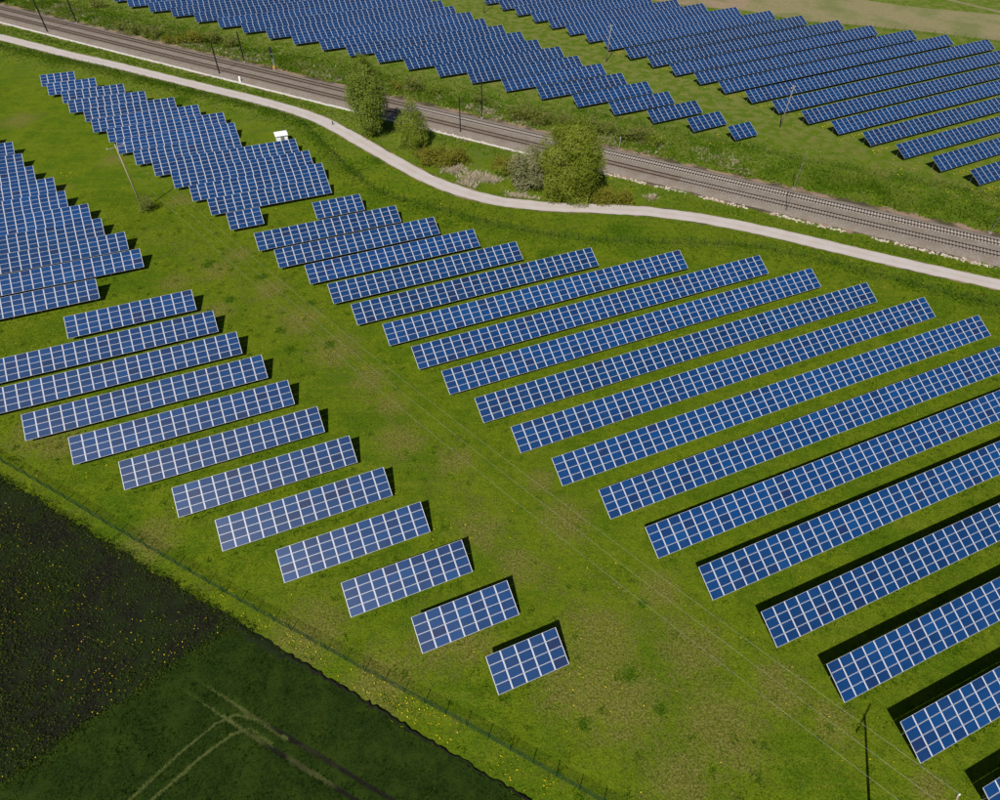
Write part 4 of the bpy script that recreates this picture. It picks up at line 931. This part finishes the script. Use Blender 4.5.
# dry reeds and dead grass
xs, ys = [], []
for (a, b, r_) in STRAW:
    m = int((44 if b < 145 else 12)*r_*r_)+12; xs.append(a+rng.normal(size=m)*r_*.6); ys.append(b+rng.normal(size=m)*r_*.45)
for off, w_, p_ in ((OFF_FAR+7.6, .8, 8), (OFF_FAR+11.5, 2.4, 7)):
    a, b = strip(rail_line(off, -180, 60), w_, p_); kk = vnoise(a, b, 6, 86) > .45; xs.append(a[kk]); ys.append(b[kk])
x, y = np.concatenate(xs), np.concatenate(ys); k = free(x, y); x, y = x[k], y[k]
V = tufts(ground_at(x, y), np.where(y-rail_y(x, 160) > 0, .34, .6), .15, 4, 1.1)
tag(quads_mesh('dry_reeds', V, M['straw'], None, rng.random(len(V))), 'pale dry reeds and dead grass by path and railway', 'reeds', kind='stuff')
# dandelions
def flowers(x, y, r0, r1, z0, z1):
    m = len(x); r_ = rng.uniform(r0, r1, m); a = np.linspace(0, 2*np.pi, 7)[:-1]
    z = rng.uniform(z0, z1, m); tx, ty = rng.normal(size=(2, m))*.25
    V = np.zeros((m, 6, 3)); V[:, :, 0] = x[:, None]+r_[:, None]*np.cos(a); V[:, :, 1] = y[:, None]+r_[:, None]*np.sin(a)
    V[:, :, 2] = z[:, None] + r_[:, None]*(np.cos(a)*tx[:, None]+np.sin(a)*ty[:, None]); return V
xs, ys = [], []
m = 900; a, b = rng.uniform(-90, 95, m), rng.uniform(12, 200, m); xs.append(a); ys.append(b)
for cx, cy, r_, m in [(-52.5, 53.0, 1.6, 14), (-6, 44.8, 2.0, 26), (10.3, 25.0, 4, 40), (-42, 47.6, 1.2, 8), (-56, 98, 2.5, 14), (-31, 86, 2, 10), (-22, 76, 4, 22), (-98, 135, 1.5, 10), (62, 107, 6, 40), (75, 98, 7, 60), (38.5, 19, 3, 10), (12, 39, 2, 12), (-30, 60, 4, 10), (-50, 160, 12, 20), (95, 148, 5, 40), (108, 134, 6, 60)]:
    xs.append(cx+rng.normal(size=m)*r_); ys.append(cy+rng.normal(size=m)*r_*.6)
s_, t_ = rng.uniform(38, 92, 330), rng.uniform(-2.9, -.5, 330); kk = vnoise(s_, t_, 1.6, 91) > .55
a, b = field_xy(s_, t_); xs.append(a[kk]); ys.append(b[kk])
for blk, x0, y0, x1, y1, n in ROWS:      # along the rows of the far right field
    if blk == 'D':
        L = math.hypot(x1-x0, y1-y0); m = int(L*3.2); u = rng.uniform(-1, L, m); v = rng.normal(size=m)*.45 - 1.6
        kk = vnoise(u, v*0+y0, 5, 92) > .42; c_, d_ = (x1-x0)/L, (y1-y0)/L
        xs.append((x0+u*c_-v*d_)[kk]); ys.append((y0+u*d_+v*c_)[kk])
x, y = np.concatenate(xs), np.concatenate(ys); k = free(x, y); x, y = x[k], y[k]
dist = np.hypot(x, y); V = flowers(x, y, .025, .07, .12, .26)
big_ = y > 120; V[big_, :, :2] = (V[big_, :, :2]-np.stack([x, y], 1)[big_, None])*2.0 + np.stack([x, y], 1)[big_, None]
tag(quads_mesh('dandelions', V, M['dandelion'], None), 'yellow dandelions dotted over the grass', 'flowers', kind='stuff')
# weeds and flowers of the dark field
n_ = 90000; s_, t_ = rng.uniform(-60, 46, n_), rng.uniform(-.25, 46, n_)
dens = np.clip(.10 + 1.0*vnoise(s_, t_, 7, 93)*np.clip(t_/8, .15, 1) + .6*vnoise(s_, t_, 1.4, 94) - .14, 0, 1)
k = (s_ < split_s(t_)-.1) & (rng.random(n_) < dens); x, y = field_xy(s_[k], t_[k])
se = rng.uniform(-60, 46, 2600); te = rng.normal(size=2600)*.45 + .15; xe, ye = field_xy(se, te); x, y = np.concatenate([x, xe]), np.concatenate([y, ye])
sp_ = rng.uniform(.3, 44, 1500); xe, ye = field_xy(split_s(sp_)+rng.normal(size=1500)*.4, sp_); x, y = np.concatenate([x, xe]), np.concatenate([y, ye])
C = ground_at(x, y, .17); C = clump(C, 5, .13); V = leaves(C, .17, .35, .6)
tag(quads_mesh('field_weeds', V, M['leaffield'], None, rng.random(len(V))), 'dark leafy weeds growing over the black soil field', 'weeds', kind='stuff')
n_ = 9000; s_, t_ = rng.uniform(-60, 44, n_), rng.uniform(.2, 44, n_)
k = (s_ < split_s(t_)-.1) & (rng.random(n_) < np.clip(vnoise(s_, t_, 6, 95)*1.5-.45, 0, 1)*.8*np.clip(t_/5, .3, 1)); x, y = field_xy(s_[k], t_[k])
tag(quads_mesh('yellow_field_flowers', flowers(x, y, .022, .058, .25, .45), M['dandelion'], None), 'small yellow flowers dotted over the black soil field', 'flowers', kind='stuff')
n_ = 60000; s_, t_ = rng.uniform(5, 95, n_), rng.uniform(.15, 40, n_); x, y = field_xy(s_, t_)
k = (s_ > split_s(t_)+.4) & (np.minimum.reduce([polyline_dist(x, y, P_) for P_, b in TR]) > .2) & (vnoise(x, y, 1.0, 96) > .15); x, y = x[k], y[k]
V = tufts(ground_at(x, y, .08), .18, .10, 3, .5)
tag(quads_mesh('young_crop', V, M['leafcrop'], None, np.clip(np.repeat(vnoise(x, y, 2.5, 97), 3)*.7+rng.random(len(V))*.4, 0, 1)), 'dark green young cereal crop beside the fence', 'crop', kind='stuff')
